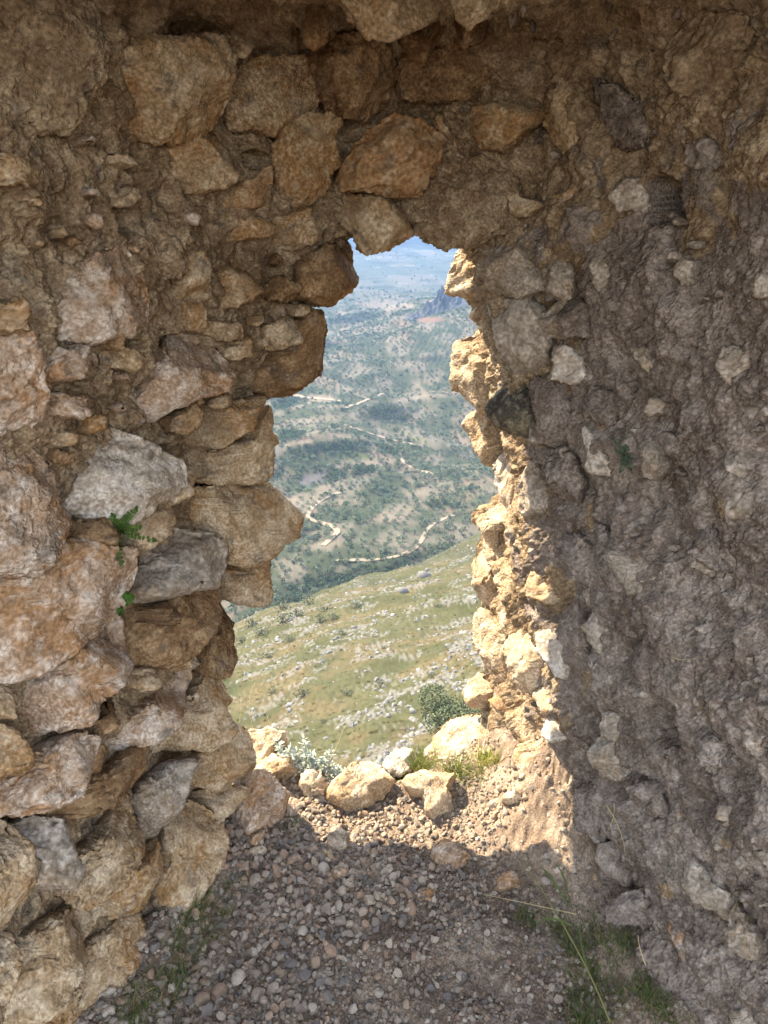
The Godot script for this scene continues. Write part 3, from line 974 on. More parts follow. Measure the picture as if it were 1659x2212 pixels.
func pebble_mesh(sd: int, rings := 7, segs := 10) -> ArrayMesh:
	var r := RandomNumberGenerator.new()
	r.seed = 400 + sd
	var V := PackedVector3Array()
	var C := PackedColorArray()
	var I := PackedInt32Array()
	var sc := Vector3(1.0, r.randf_range(0.55, 0.85), r.randf_range(0.7, 0.95))
	var cuts := []
	var ncut := 2 if sd % 5 == 3 else r.randi_range(8, 13)
	for k in ncut:
		cuts.append([Vector3(r.randfn(), r.randfn(), r.randfn()).normalized(), r.randf_range(0.42, 0.82)])
	for i in rings + 1:
		for j in segs:
			var th := PI * i / rings
			var ph := TAU * j / segs
			var p := Vector3(sin(th) * cos(ph), cos(th), sin(th) * sin(ph))
			for c in cuts:
				var k: float = p.dot(c[0])
				if k > c[1]: p -= c[0] * (k - c[1])
			p *= 1.0 + 0.13 * na.get_noise_3dv(p * 1.3 + Vector3(sd * 9, 0, 0))
			V.append(p * sc)
			var f := 1.0 + 0.25 * na.get_noise_3dv(p * 2.0 + Vector3(0, sd * 5, 0))
			C.append(Color(f * 1.12, f * 1.12, f * 1.12))
	for i in rings:
		for j in segs:
			var j2 := (j + 1) % segs
			var a := i * segs
			I.append_array([a + j, a + j2, a + segs + j, a + j2, a + segs + j2, a + segs + j])
	var FV := PackedVector3Array()
	var FC := PackedColorArray()
	var FI := PackedInt32Array()
	for t in range(0, I.size(), 3):
		if V[I[t]].distance_to(V[I[t + 1]]) < 1e-4 or V[I[t]].distance_to(V[I[t + 2]]) < 1e-4 or V[I[t + 1]].distance_to(V[I[t + 2]]) < 1e-4: continue
		for k in 3:
			FI.append(FV.size())
			FV.append(V[I[t + k]])
			FC.append(C[I[t + k]])
	var f0 := FV.size() / 2
	return finish(FV, FI, FC, f0, FV[f0])

func build_gravel():
	var r := RandomNumberGenerator.new()
	r.seed = 1234
	var protos := []
	for k in 10: protos.append(pebble_mesh(k, 9, 13))
	var smalls := []
	for k in 5: smalls.append(pebble_mesh(20 + k, 7, 9))
	var tints := [Color(0.46, 0.385, 0.31), Color(0.38, 0.325, 0.27), Color(0.54, 0.46, 0.365), Color(0.47, 0.36, 0.265), Color(0.26, 0.235, 0.215), Color(0.46, 0.33, 0.24), Color(0.59, 0.52, 0.43)]
	var mats := []
	for t in tints:
		var m: StandardMaterial3D = mat.pebble.duplicate()
		m.albedo_color = t.linear_to_srgb()
		mats.append(m)
	# the 300 largest as stones of their own
	var spots := []
	var tries := 0
	while spots.size() < 300 and tries < 60000:
		tries += 1
		var z := r.randf_range(-1.72, -0.93)
		var lx := -0.36 - (z + 1.58) * 0.364
		var x := r.randf_range(lx, 0.45)
		var heap := 1.0 - sstep(-0.12, 0.12, x + 0.2 * (z + 1.2) + 0.15 * na.get_noise_2d(x * 4.0, z * 4.0))
		var p := 0.14 + 0.86 * heap
		if z < -1.55: p *= 0.25
		if r.randf() > p: continue
		var s := lerpf(0.0085, 0.019, pow(r.randf(), 1.5)) * (0.75 + 0.3 * heap) * (1.0 if z > -1.5 else 0.75)
		var ok := true
		for q in spots:
			if Vector2(q[0] - x, q[1] - z).length() < (q[2] + s) * 0.78:
				ok = false
				break
		if ok: spots.append([x, z, s])
	for q in spots:
		var o := MeshInstance3D.new()
		o.mesh = protos[r.randi() % protos.size()]
		o.material_override = mats[r.randi() % mats.size()]
		o.name = numbered("loose_stone")
		var b := Basis.from_euler(Vector3(r.randf_range(-0.5, 0.5), r.randf() * TAU, r.randf_range(-0.5, 0.5)))
		o.transform = Transform3D(b.scaled(Vector3.ONE * q[2]), Vector3(q[0], gh(q[0], q[1]) + q[2] * 0.42, q[1]))
		add_child(o, true)
		tag(o, "loose grey or tan stone among the gravel on the path", "stone", "loose stones on the gravel path")
	# the rest, too many to count
	var mms := []
	for k in 5: mms.append([])
	var n := 0
	tries = 0
	while n < 16000 and tries < 160000:
		tries += 1
		var z := r.randf_range(-2.0, -0.9)
		var lx := -0.36 - (z + 1.58) * 0.364
		var rx := 0.47 + (z + 1.46) * 0.279
		var x := r.randf_range(lx - 0.02, rx)
		var dens := 0.30 + 0.70 * sstep(-0.15, 0.35, na.get_noise_2d(x * 3.5 + 7.0, z * 3.5) + 0.4 * (1.0 - sstep(-0.1, 0.15, x)))
		dens *= 1.0 - 0.5 * sstep(-1.55, -1.75, z)
		dens *= 1.0 - 0.85 * sstep(0.24, 0.36, x) * sstep(-1.2, -1.4, z)
		if r.randf() > dens: continue
		var s := lerpf(0.0012, 0.0085, pow(r.randf(), 2.3))
		var b := Basis.from_euler(Vector3(r.randf_range(-1, 1), r.randf() * TAU, r.randf_range(-1, 1))).scaled(Vector3.ONE * s)
		var c: Color = tints[r.randi() % tints.size()] * r.randf_range(0.7, 1.1)
		mms[n % 5].append([Transform3D(b, Vector3(x, gh(x, z) + s * 0.3, z)), c])
		n += 1
	for k in 420:
		var z := r.randf_range(-1.80, -1.52)
		var x := r.randf_range(-0.32, 0.36)
		var s := lerpf(0.004, 0.013, pow(r.randf(), 2.0))
		var b := Basis.from_euler(Vector3(r.randf_range(-0.8, 0.8), r.randf() * TAU, r.randf_range(-0.8, 0.8))).scaled(Vector3.ONE * s)
		mms[k % 5].append([Transform3D(b, Vector3(x, gh(x, z) + s * 0.35, z)), Color(0.52, 0.43, 0.31) * r.randf_range(0.75, 1.15)])
	n = 0
	while n < 1700:
		var z := r.randf_range(-1.66, -0.9)
		var x := r.randf_range(-0.36 - (z + 1.58) * 0.364, 0.4)
		var heap := 1.0 - sstep(-0.10, 0.10, x + 0.2 * (z + 1.2) + 0.15 * na.get_noise_2d(x * 4.0, z * 4.0))
		n += 1
		if r.randf() > 0.12 + 0.88 * heap: continue
		var s := r.randf_range(0.006, 0.0125)
		var b := Basis.from_euler(Vector3(r.randf_range(-0.8, 0.8), r.randf() * TAU, r.randf_range(-0.8, 0.8))).scaled(Vector3.ONE * s)
		mms[n % 5].append([Transform3D(b, Vector3(x, gh(x, z) + s * r.randf_range(0.3, 0.9), z)), tints[r.randi() % tints.size()] * r.randf_range(0.8, 1.1)])
	var holder := thing("gravel")
	tag(holder, "fine grey and tan gravel scattered over the earth path", "gravel", "", "stuff")
	for k in 5:
		var mm := multi(smalls[k], mms[k])
		var mi := MultiMeshInstance3D.new()
		mi.multimesh = mm
		mi.material_override = mat.pebble
		mi.name = "pebbles" if k == 0 else "pebbles_%03d" % k
		mi.set_meta("kind", "stuff")
		holder.add_child(mi, true)

func multi(me: Mesh, list: Array) -> MultiMesh:
	var mm := MultiMesh.new()
	mm.transform_format = MultiMesh.TRANSFORM_3D
	mm.use_colors = true
	mm.mesh = me
	mm.instance_count = list.size()
	for i in list.size():
		var it = list[i]
		mm.set_instance_transform(i, it[0])
		mm.set_instance_color(i, it[1])
	return mm

# ------------------------------------------------------------------ plants

class Leafage:
	var V := PackedVector3Array()
	var I := PackedInt32Array()
	var C := PackedColorArray()
	# a curved strip from A, first heading D, bending towards BEND
	func blade(a: Vector3, d: Vector3, bend: Vector3, length: float, width: float, col: Color, n := 5):
		var side := d.cross(Vector3(0.3, 0.2, 1.0)).normalized()
		var p := a
		var first := V.size()
		for i in n + 1:
			var t := float(i) / n
			var w := width * 0.85 * (1.0 - t * t) * (0.6 + 0.8 * t if t < 0.5 else 1.0)
			V.append(p - side * w)
			V.append(p + side * w + Vector3(0, 0, width * 0.3))
			var c := col * (0.85 + 0.3 * t)
			C.append(c)
			C.append(c)
			d = (d + bend / n).normalized()
			p += d * length / n
		for i in n:
			var q := first + i * 2
			I.append_array([q, q + 1, q + 2, q + 1, q + 3, q + 2])
	# a small oval leaf, folded along its midrib
	func leaf(a: Vector3, d: Vector3, up: Vector3, length: float, width: float, col: Color):
		var side := d.cross(up).normalized()
		var first := V.size()
		for q in [[0, 0, 0], [0.35, 1, 0.18], [0.75, 0.75, 0.1], [1, 0, -0.1], [0.75, -0.75, 0.1], [0.35, -1, 0.18], [0.5, 0, 0.02]]:
			V.append(a + d * length * q[0] + side * width * q[1] + up * width * q[2])
			C.append(col)
		for k in 6:
			I.append_array([first + 6, first + k, first + (k + 1) % 6])
	func tube(pts: Array, r0: float, r1: float, col: Color, seg := 6):
		var first := V.size()
		for i in pts.size():
			var d: Vector3 = (pts[min(i + 1, pts.size() - 1)] - pts[max(i - 1, 0)]).normalized()
			var s := d.cross(Vector3(0.21, 0.3, 0.93)).normalized()
			var u := d.cross(s)
			var r := lerpf(r0, r1, float(i) / (pts.size() - 1))
			for j in seg:
				var th := TAU * j / seg
				V.append(pts[i] + (s * cos(th) + u * sin(th)) * r)
				C.append(col)
		for i in pts.size() - 1:
			for j in seg:
				var a := first + i * seg + j
				var b := first + i * seg + (j + 1) % seg
				I.append_array([a, b, a + seg, b, b + seg, a + seg])

func jit(c: Color, r: RandomNumberGenerator, k := 0.25) -> Color:
	var f := 1.0 + r.randf_range(-k, k)
	return Color(c.r * f * (1.0 + r.randf_range(-0.1, 0.1)), c.g * f, c.b * f)

func bez(a: Vector3, b: Vector3, c: Vector3, n := 10) -> Array:
	var o := []
	for i in n + 1:
		var t := float(i) / n
		o.append(a.lerp(b, t).lerp(b.lerp(c, t), t))
	return o

func grass_patch(called: String, label: String, poly: PackedVector2Array, count: int, hmin: float, hmax: float, green: Color, dry: Color, dryness: float, sd: int):
	var r := RandomNumberGenerator.new()
	r.seed = sd
	var lf := Leafage.new()
	var lo := poly[0]
	var hi := poly[0]
	for q in poly:
		lo = lo.min(q)
		hi = hi.max(q)
	var done := 0
	var tries := 0
	var tufts := []
	while done < count and tries < count * 40:
		tries += 1
		var q := Vector2(r.randf_range(lo.x, hi.x), r.randf_range(lo.y, hi.y))
		if not Geometry2D.is_point_in_polygon(q, poly): continue
		var g := on_ground(q.x, q.y)
		if na.get_noise_2d(g.x * 9.0, g.z * 9.0) < r.randf_range(-0.35, 0.2): continue
		for k in r.randi_range(4, 9):
			var a := g + Vector3(r.randfn() * 0.008, -0.004, r.randfn() * 0.008)
			var is_dry := r.randf() < dryness
			var lean := Vector3(r.randfn() * 0.45, 1.0, r.randfn() * 0.45).normalized()
			var bend := Vector3(r.randfn(), -0.9 if not is_dry else -1.8, r.randfn()) * (0.6 if not is_dry else 1.0)
			lf.blade(a, lean, bend, r.randf_range(hmin, hmax) * (1.0 if not is_dry else 0.75), r.randf_range(0.0007, 0.0016), jit(dry if is_dry else green, r), 5)
			done += 1
	var o := put(finish(lf.V, lf.I, lf.C), called, mat.grass)
	tag(o, label, "grass", "", "stuff")

func D(s: String) -> PackedVector2Array:
	return parse_poly("D", s)

func build_plants():
	var r := RandomNumberGenerator.new()
	r.seed = 55
	var green := Color(0.075, 0.10, 0.032)
	var dry := Color(0.24, 0.18, 0.095)
	grass_patch("grass", "green and straw coloured grass along the foot of the left wall", D("400 1960 470 1930 520 1900 500 1960 470 2010 440 2080 400 2150 350 2215 240 2260 220 2230 320 2120 370 2040"), 1400, 0.025, 0.075, green, dry, 0.58, 71)
	grass_patch("grass", "dense patch of green and straw coloured grass at the foot of the right wall", D("1180 1990 1250 1960 1310 1990 1370 2030 1390 2090 1440 2160 1480 2230 1250 2240 1210 2140 1190 2060"), 4800, 0.015, 0.042, green, dry, 0.62, 72)
	grass_patch("grass", "small green tuft on the gravel left of the tall weed", D("1115 1975 1150 1962 1170 1985 1150 2000 1120 1995"), 110, 0.02, 0.045, green, dry, 0.15, 73)
	grass_patch("grass", "bright sunlit grass growing behind the blocky rock on the sill", parse_poly("Z", "760 330 800 280 880 270 960 285 1060 290 1140 300 1120 325 1020 330 960 300 870 300"), 420, 0.05, 0.115, Color(0.16, 0.20, 0.05), Color(0.40, 0.33, 0.15), 0.4, 74)
	grass_patch("grass", "yellowish tuft of grass at the foot of the sunlit right edge", parse_poly("Z", "1120 250 1200 225 1210 260 1140 270"), 160, 0.03, 0.075, Color(0.28, 0.30, 0.06), Color(0.45, 0.36, 0.14), 0.35, 75)
	grass_patch("grass", "single dark tuft growing between the gravel heap and the crust of rock", parse_poly("Z", "240 560 290 540 300 570 260 590"), 40, 0.02, 0.05, green, dry, 0.4, 76)

	# tall weed by the right wall: thin stems that lean to the left, with a few long leaves
	var lf := Leafage.new()
	var root := on_ground(1320, 2215)
	var tip1 := pt(1115, 1838, 1.62)
	var mid1 := pt(1245, 1975, 1.52)
	var w := thing("tall_weed", root)
	tag(w, "tall thin weed stem leaning across the path in front of the right grass patch", "weed")
	lf.tube(bez(root - root, pt(1268, 2060, 1.46) - root, tip1 - root, 16), 0.0022, 0.0008, Color(0.16, 0.15, 0.06))
	lf.tube(bez(mid1 - root, pt(1180, 1960, 1.58) - root, pt(1045, 1932, 1.68) - root, 12), 0.0012, 0.0005, Color(0.36, 0.28, 0.16))
	put(finish(lf.V, lf.I, lf.C), "stem", mat.wood, w)
	for q in [[1238, 2000, 1190, 1972, 1160, 1990], [1230, 1960, 1225, 1890, 1200, 1865], [1270, 2090, 1245, 2030, 1255, 1985], [1225, 1955, 1195, 1890, 1165, 1870], [1290, 2140, 1330, 2080, 1335, 2050]]:
		var l := Leafage.new()
		var a := pt(q[0], q[1], 1.5) - root
		var b := pt(q[2], q[3], 1.53) - root
		var c := pt(q[4], q[5], 1.56) - root
		var pts := bez(a, b, c, 8)
		var f := 0
		for i in pts.size():
			var t := float(i) / 8
			var wd := 0.0026 * sin(PI * clampf(0.12 + 0.88 * t, 0, 1)) + 0.0003
			l.V.append(pts[i] + Vector3(wd * 0.5, wd, 0.001))
			l.V.append(pts[i])
			l.V.append(pts[i] - Vector3(wd * 0.3, wd, -0.002))
			for z in 3: l.C.append(jit(Color(0.085, 0.11, 0.04), r, 0.15))
			if i < 8:
				l.I.append_array([f, f + 1, f + 3, f + 1, f + 4, f + 3, f + 1, f + 2, f + 4, f + 2, f + 5, f + 4])
			f += 3
		put(finish(l.V, l.I, l.C), "leaf", mat.leaf, w)

	# fresh green plant growing out of a joint of the left wall
	sprig("wall_plant", "fresh green serrated plant growing from a joint of the left wall", "plant", 262, 1150, [[330, 1166], [262, 1212], [236, 1208], [245, 1115], [292, 1102], [300, 1140], [232, 1150], [270, 1120]], Color(0.06, 0.105, 0.025), 0.009, 0.06, 4)
	sprig("wall_plant", "small dark green leafy plant in a gap below the serrated plant", "plant", 268, 1305, [[285, 1290], [262, 1322], [275, 1285]], Color(0.05, 0.10, 0.02), 0.011, 0.05, 5)
	sprig("wall_fern", "little grey green rosette plant in the right wall beside the white sliver stone", "plant", 1345, 985, [[1325, 950], [1340, 1015], [1362, 990], [1350, 965], [1332, 975], [1348, 1003], [1360, 1010]], Color(0.075, 0.095, 0.06), 0.008, 0.04, 6)

	# woolly grey plant on the sill
	var g := pt(660, 1672, 2.2)
	var gp := thing("woolly_plant", g)
	tag(gp, "low woolly grey green plant spreading over the left of the sill", "plant")
	var gl := Leafage.new()
	var gs := Leafage.new()
	for k in 46:
		var t := r.randf()
		var c2 := Vector2(600, 1615).lerp(Vector2(722, 1672), t) + Vector2(r.randfn() * 16.0, r.randfn() * 15.0)
		var tip := pt(c2.x, c2.y - 12.0 + 14.0 * r.randf(), 2.20 + r.randfn() * 0.03) - g
		var foot := Vector3(tip.x * 0.8, -0.02, tip.z)
		gs.tube(bez(foot, (foot + tip) * 0.5 + Vector3(r.randfn() * 0.01, 0.01, 0), tip, 4), 0.002, 0.0012, Color(0.25, 0.26, 0.2), 4)
		for i in 26:
			var a := foot.lerp(tip, r.randf_range(0.45, 1.05))
			var d := Vector3(r.randfn(), r.randf_range(-0.1, 1.2), r.randfn()).normalized()
			gl.leaf(a, d, Vector3(r.randfn() * 0.5, 1, r.randfn() * 0.5).normalized(), r.randf_range(0.010, 0.022), r.randf_range(0.0025, 0.0042), jit(Color(0.35, 0.38, 0.31), r, 0.2))
	put(finish(gs.V, gs.I, gs.C), "stems", mat.wood, gp)
	put(finish(gl.V, gl.I, gl.C), "leaves", mat.leaf, gp)

	# dry stalks against the hillside
	stalk("546 1575 530 1505 552 1472", 2.35, "dry straw stalk with a drooping tip left of the sill, tallest of those there", 0.0009)
	stalk("516 1572 522 1530 519 1500", 2.35, "short straight straw stalk beside the left jamb", 0.0009)
	stalk("585 1572 578 1545 567 1525", 2.4, "fine straw stalk curving to the left above the grey plant", 0.0008)
	stalk("708 1650 728 1615 742 1575", 2.3, "dry straw stalk curving to the right above the pointed boulder", 0.0009)
	stalk("469 1446 474 1420 476 1405", 2.1, "tuft of straw sticking out of the left jamb", 0.0009)
	stalk("1020 1643 1012 1610 1006 1588", 2.15, "leaning brown dead stem left of the two upright ones", 0.0016)
	stalk("1031 1643 1036 1590 1040 1550", 2.15, "upright brown dead stem on the sunlit right of the sill, tallest there", 0.002)
	stalk("1043 1620 1050 1590 1056 1552", 2.15, "thin upright brown dead stem right of the tallest one", 0.0015)
	stalk("1455 1420 1480 1432 1510 1418", 1.27, "thin bare root sticking out of the right wall", 0.0008)
	stalk("1310 1740 1345 1790 1350 1840", 1.55, "thin root hanging in the hollow low on the right wall", 0.0009)
	stalk("1326 1735 1330 1770 1310 1800", 1.55, "short curled root in the hollow low on the right wall", 0.0008)
	stalk("1395 2085 1380 2050 1378 2020", 1.42, "short dry stem standing before the right grass patch", 0.0012)

func stalk(s: String, d: float, label: String, rad: float):
	var q := parse_poly("D", s)
	var a := pt(q[0].x, q[0].y, d)
	var lf := Leafage.new()
	lf.tube(bez(Vector3.ZERO, pt(q[1].x, q[1].y, d + 0.01) - a, pt(q[2].x, q[2].y, d + 0.02) - a, 8), rad, rad * 0.5, Color(0.42, 0.33, 0.18), 5)
	var o := put(finish(lf.V, lf.I, lf.C), "dry_stalk", mat.wood)
	o.position = a
	tag(o, label, "stalk")

func sprig(called: String, label: String, cat: String, px: float, py: float, tips: Array, col: Color, size: float, out: float, sd: int):
	var r := RandomNumberGenerator.new()
	r.seed = sd
	var sf: Variant = surf_at(px, py)
	var d0: float = sf[0] - 0.02
	var a := pt(px, py, d0)
	var o := thing(called, a)
	tag(o, label, cat)
	for t in tips:
		var tip := pt(t[0], t[1], d0 - out * r.randf_range(0.5, 1.0)) - a
		var stem := Leafage.new()
		var pts := bez(Vector3.ZERO, tip * 0.5 + Vector3(0, 0.012, 0.02), tip, 8)
		stem.tube(pts, 0.0012, 0.0006, col * 0.9, 5)
		var lf := Leafage.new()
		var along: Vector3 = tip.normalized()
		for i in range(2, 9):
			for s in [-1, 1]:
				var side: Vector3 = along.cross(Vector3(0, 0.3, 1)).normalized() * s
				var dir: Vector3 = (along * 0.6 + side + Vector3(r.randfn(), r.randfn(), r.randfn()) * 0.25).normalized()
				lf.leaf(pts[i], dir, Vector3(r.randfn() * 0.3, 0.5, 1).normalized(), size * r.randf_range(0.7, 1.3) * (1.15 - i * 0.06), size * 0.33, jit(col, r))
		lf.leaf(pts[8], along, Vector3(0, 0.5, 1), size * 1.4, size * 0.4, jit(col, r))
		var n := put(finish(stem.V, stem.I, stem.C), "stem", mat.wood, o)
		put(finish(lf.V, lf.I, lf.C), "leaves", mat.leaf, n)

# ------------------------------------------------------------------ the land below

func smax(a: float, b: float, k: float) -> float:
	var h := clampf(0.5 + 0.5 * (a - b) / k, 0.0, 1.0)
	return lerpf(b, a, h) + k * h * (1.0 - h)

# height of the land at X across and F metres in front
func th(x: float, f: float) -> float:
	var plane := -23.1 + 0.3 * x - 0.3 * f
	plane += na.get_noise_2d(x * 0.012, f * 0.012) * 4.0 + na.get_noise_2d(x * 0.06 + 9.0, f * 0.06) * 1.2
	var edge := 138.0 + 0.95 * x + na.get_noise_2d(x * 0.02, 4.0) * 8.0
	var over := f - edge
	plane -= 0.6 * 7.0 * log(1.0 + exp(clampf(over / 7.0, -30.0, 30.0)))
	if over > 270.0: plane -= (over - 270.0)
	var near := -1.1 - 1.3 * (f - 2.2)
	var hill := smax(plane, near, 3.0)
	var v := -206.0
	v += na.get_noise_2d(x * 0.0022 + 3.0, f * 0.0022) * 26.0 * sstep(350.0, 700.0, f) * (1.0 - sstep(1500.0, 2200.0, f))
	v += na.get_noise_2d(x * 0.009, f * 0.009 + 8.0) * 6.0 * (1.0 - sstep(1500.0, 2000.0, f))
	# a shaded bluff and low ridges across the view
	v += 13.0 * exp(-pow((f - 640.0 - 0.1 * x) / 26.0, 2.0)) * exp(-pow((x + 52.0) / 42.0, 2.0))
	v += 10.0 * exp(-pow((f - 760.0 + 0.2 * x) / 40.0, 2.0)) * (1.0 - sstep(-20.0, 60.0, x))
	# a spur rising to the right under the crag
	v += 58.0 * exp(-pow((f - 1230.0) / 330.0, 2.0)) * exp(-pow((x - 170.0) / 150.0, 2.0))
	v += 20.0 * sstep(2300.0, 3300.0, f)
	v += sstep(3300.0, 6500.0, f) * 330.0 * (0.7 + 0.5 * na.get_noise_2d(x * 0.0006, f * 0.0006 + 2.0))
	v += sstep(3000.0, 4000.0, f) * na.get_noise_2d(x * 0.003, f * 0.003) * 40.0
	return smax(hill, v, 6.0)

func on_land(px: float, py: float) -> Vector3:
	var ry := ray(px, py)
	var t := 8.0
	var last := t
	while t < 12000.0:
		var p := EYE + ry * t
		if p.y < th(p.x, -p.z):
			var a := last
			var b := t
			for k in 14:
				var m := (a + b) * 0.5
				var q := EYE + ry * m
				if q.y < th(q.x, -q.z): b = m
				else: a = m
			return EYE + ry * b
		last = t
		t *= 1.008
	return Vector3.INF

func is_hill(x: float, f: float) -> bool:
	return f < 150.0 or th(x, f) > -190.0 and f < 330.0

func ell(q: Vector2, s: String) -> float:
	var e := s.split_floats(" ")
	var dv := (q - Vector2(e[0], e[1])).rotated(-deg_to_rad(e[4]))
	return 1.0 - sstep(0.5, 1.15, Vector2(dv.x / e[2], dv.y / e[3]).length())

const DENSE := "615 868 34 20 -20;842 894 64 22 0;708 966 112 12 -6;628 942 32 12 -10;596 1025 28 14 -15;700 1030 70 20 -8;782 1018 34 14 -12;942 1092 24 12 0;752 1250 165 22 -9;890 1208 80 14 -20;640 1305 90 18 -4;760 690 85 9 -8;640 1150 60 8 -12;930 775 40 8 0;700 745 40 10 0"
const OPEN := "644 1079 60 14 -8;900 1066 40 9 -4;860 1108 46 18 -8;700 905 60 10 -10;640 960 40 6 -5;760 945 60 6 10;800 1000 70 8 0;900 860 60 8 -5;700 1180 60 12 -5;690 860 40 9 0;850 660 60 12 0"
var dense_l := []
var open_l := []

func build_terrain():
	dense_l = DENSE.split(";")
	open_l = OPEN.split(";")
	var az := PackedFloat32Array()
	var a := -70.0
	while a <= 70.0:
		az.append(deg_to_rad(a))
		a += 0.085 if a > -24.0 and a < 18.0 else 1.5
	var rs := PackedFloat32Array()
	var rr := 2.5
	while rr < 8000.0:
		rs.append(rr)
		rr *= 1.05 if rr < 35.0 else (1.0075 if rr < 200.0 else (1.011 if rr < 4500.0 else 1.04))
	var na_ := az.size()
	var V := PackedVector3Array()
	var C := PackedColorArray()
	var I := PackedInt32Array()
	for r in rs:
		for t in az:
			var x := r * sin(t)
			var f := r * cos(t)
			var y := th(x, f)
			V.append(Vector3(x, y, -f))
			C.append(land_color(x, y, f))
	for j in rs.size() - 1:
		for i in na_ - 1:
			var q := j * na_ + i
			I.append_array([q, q + 1, q + na_, q + 1, q + na_ + 1, q + na_])
	var o := put(finish(V, I, C, na_ * 40 + 40, Vector3.UP), "terrain", mat.terrain)
	tag(o, "grassy hillside falling to a wide valley of groves and distant hills", "terrain", "", "structure")

func land_color(x: float, y: float, f: float) -> Color:
	var n1 := na.get_noise_2d(x * 0.05, f * 0.05)
	var n2 := na.get_noise_2d(x * 0.4 + 5.0, f * 0.4)
	var n3 := nd.get_noise_2d(x * 1.7, f * 1.7)
	if f < 170.0 or y > -185.0 and f < 330.0:
		# hillside: grass, dry grass along the slope, bare limestone
		var k := mixc(Color(0.225, 0.215, 0.105), Color(0.30, 0.245, 0.125), sstep(-0.1, 0.4, na.get_noise_2d(x * 0.05 + f * 0.02, f * 0.09 - x * 0.03) + n2 * 0.6))
		k = mixc(k, Color(0.165, 0.172, 0.08), sstep(0.05, 0.45, na.get_noise_2d(x * 0.11 + 30.0, f * 0.13) + n3 * 0.25))
		k = mixc(k, Color(0.46, 0.43, 0.38), 0.6 * sstep(0.18, 0.42, na.get_noise_2d(x * 0.16 - f * 0.05, f * 0.23 + 40.0) + n3 * 0.3 + n1 * 0.3))
		k = mixc(k, Color(0.15, 0.16, 0.085), 0.7 * sstep(115.0, 150.0, f + n1 * 40.0))
		var m := 1.0 + n3 * 0.22
		m *= 0.235
		return Color(k.r * m, k.g * m, k.b * m)
	var g := na.get_noise_2d(x * 0.02 + 70.0, f * 0.014)
	var soil := mixc(Color(0.37, 0.32, 0.22), Color(0.40, 0.30, 0.20), sstep(0.0, 0.4, na.get_noise_2d(x * 0.01, f * 0.008)))
	var k2 := mixc(soil, Color(0.15, 0.17, 0.085), sstep(-0.25, 0.2, g + n1 * 0.4))
	k2 = mixc(k2, Color(0.07, 0.085, 0.045), 0.6 * sstep(0.1, 0.5, n2 + g * 0.5))
	var q := proj(Vector3(x, y, -f))
	var s := Vector2(q.x, q.y)
	var wob := Vector2(n1 * 14.0, n2 * 6.0)
	for e in open_l: k2 = mixc(k2, Color(0.47, 0.38, 0.26), 0.8 * ell(s + wob, e))
	for e in dense_l: k2 = mixc(k2, Color(0.055, 0.065, 0.035), 0.85 * ell(s + wob, e))
	# the bare face of the bluff
	k2 = mixc(k2, Color(0.24, 0.22, 0.19), ell(s + wob, "672 1036 36 17 -20"))
	k2 = mixc(k2, Color(0.30, 0.34, 0.10), 0.6 * ell(s + wob, "772 988 40 6 4") + 0.5 * ell(s, "900 950 34 5 10") + 0.6 * ell(s, "752 1210 46 4 0"))
	k2 = mixc(k2, Color(0.40, 0.24, 0.15), ell(s + wob * 0.4, "929 691 40 7 0"))
	k2 = mixc(k2, Color(0.42, 0.28, 0.18), ell(s + wob * 0.6, "870 700 24 5 8"))
	if f > 1500.0:
		# the plain: long ploughed and planted strips, pale tracks, woods towards the hills
		var u := x * 0.93 + f * 0.1
		var w := f + x * 0.25
		var fx := floorf(u / 62.0)
		var fz := floorf(w / 260.0 + sin(fx * 7.3) * 0.3)
		var hsh := absf(sin(fx * 12.9898 + fz * 78.233) * 43758.5453)
		hsh -= floorf(hsh)
		var strip := mixc(Color(0.15, 0.19, 0.12), Color(0.26, 0.24, 0.175), hsh * hsh)
		strip = mixc(strip, Color(0.10, 0.13, 0.09), 0.6 if sin(u * 0.7) > 0.3 and hsh < 0.6 else 0.0)
		if fposmod(w / 260.0 + sin(fx * 7.3) * 0.3, 1.0) < 0.03: strip = Color(0.42, 0.37, 0.28)
		strip = mixc(strip, Color(0.09, 0.12, 0.07), sstep(0.15, 0.4, na.get_noise_2d(x * 0.006, f * 0.006)))
		k2 = mixc(k2, strip, sstep(1600.0, 2000.0, f + n1 * 300.0))
		k2 = mixc(k2, Color(0.05, 0.07, 0.042), sstep(3000.0, 3500.0, f + 500.0 * na.get_noise_2d(x * 0.002, f * 0.002)))
	var m2 := (1.0 + n3 * 0.15 + n2 * 0.15) * 0.225
	return Color(k2.r * m2, k2.g * m2, k2.b * m2)

func build_roads():
	road("735 1064 700 1078 680 1092 667 1108 672 1122 700 1132 722 1140 729 1150 720 1160 695 1181", 4.2, "pale dirt road bending through the olive groves")
	road("722 1211 760 1213 800 1211 850 1204 885 1192 908 1172 925 1142 950 1125 985 1112", 3.2, "reddish dirt road curving along the foot of the hillside")
	road("880 968 864 978 866 992 882 1006 905 1016 940 1026", 4.0, "short pale dirt road hooking round a scrubby slope")
	road("620 851 650 858 700 862 742 868", 5.0, "straight pale track below the jutting block")
	road("735 915 780 930 815 942 850 952 905 962", 3.5, "faint track running down to the right across the valley")
	road("745 882 790 866 830 850", 4.0, "faint track climbing over a bare rise")

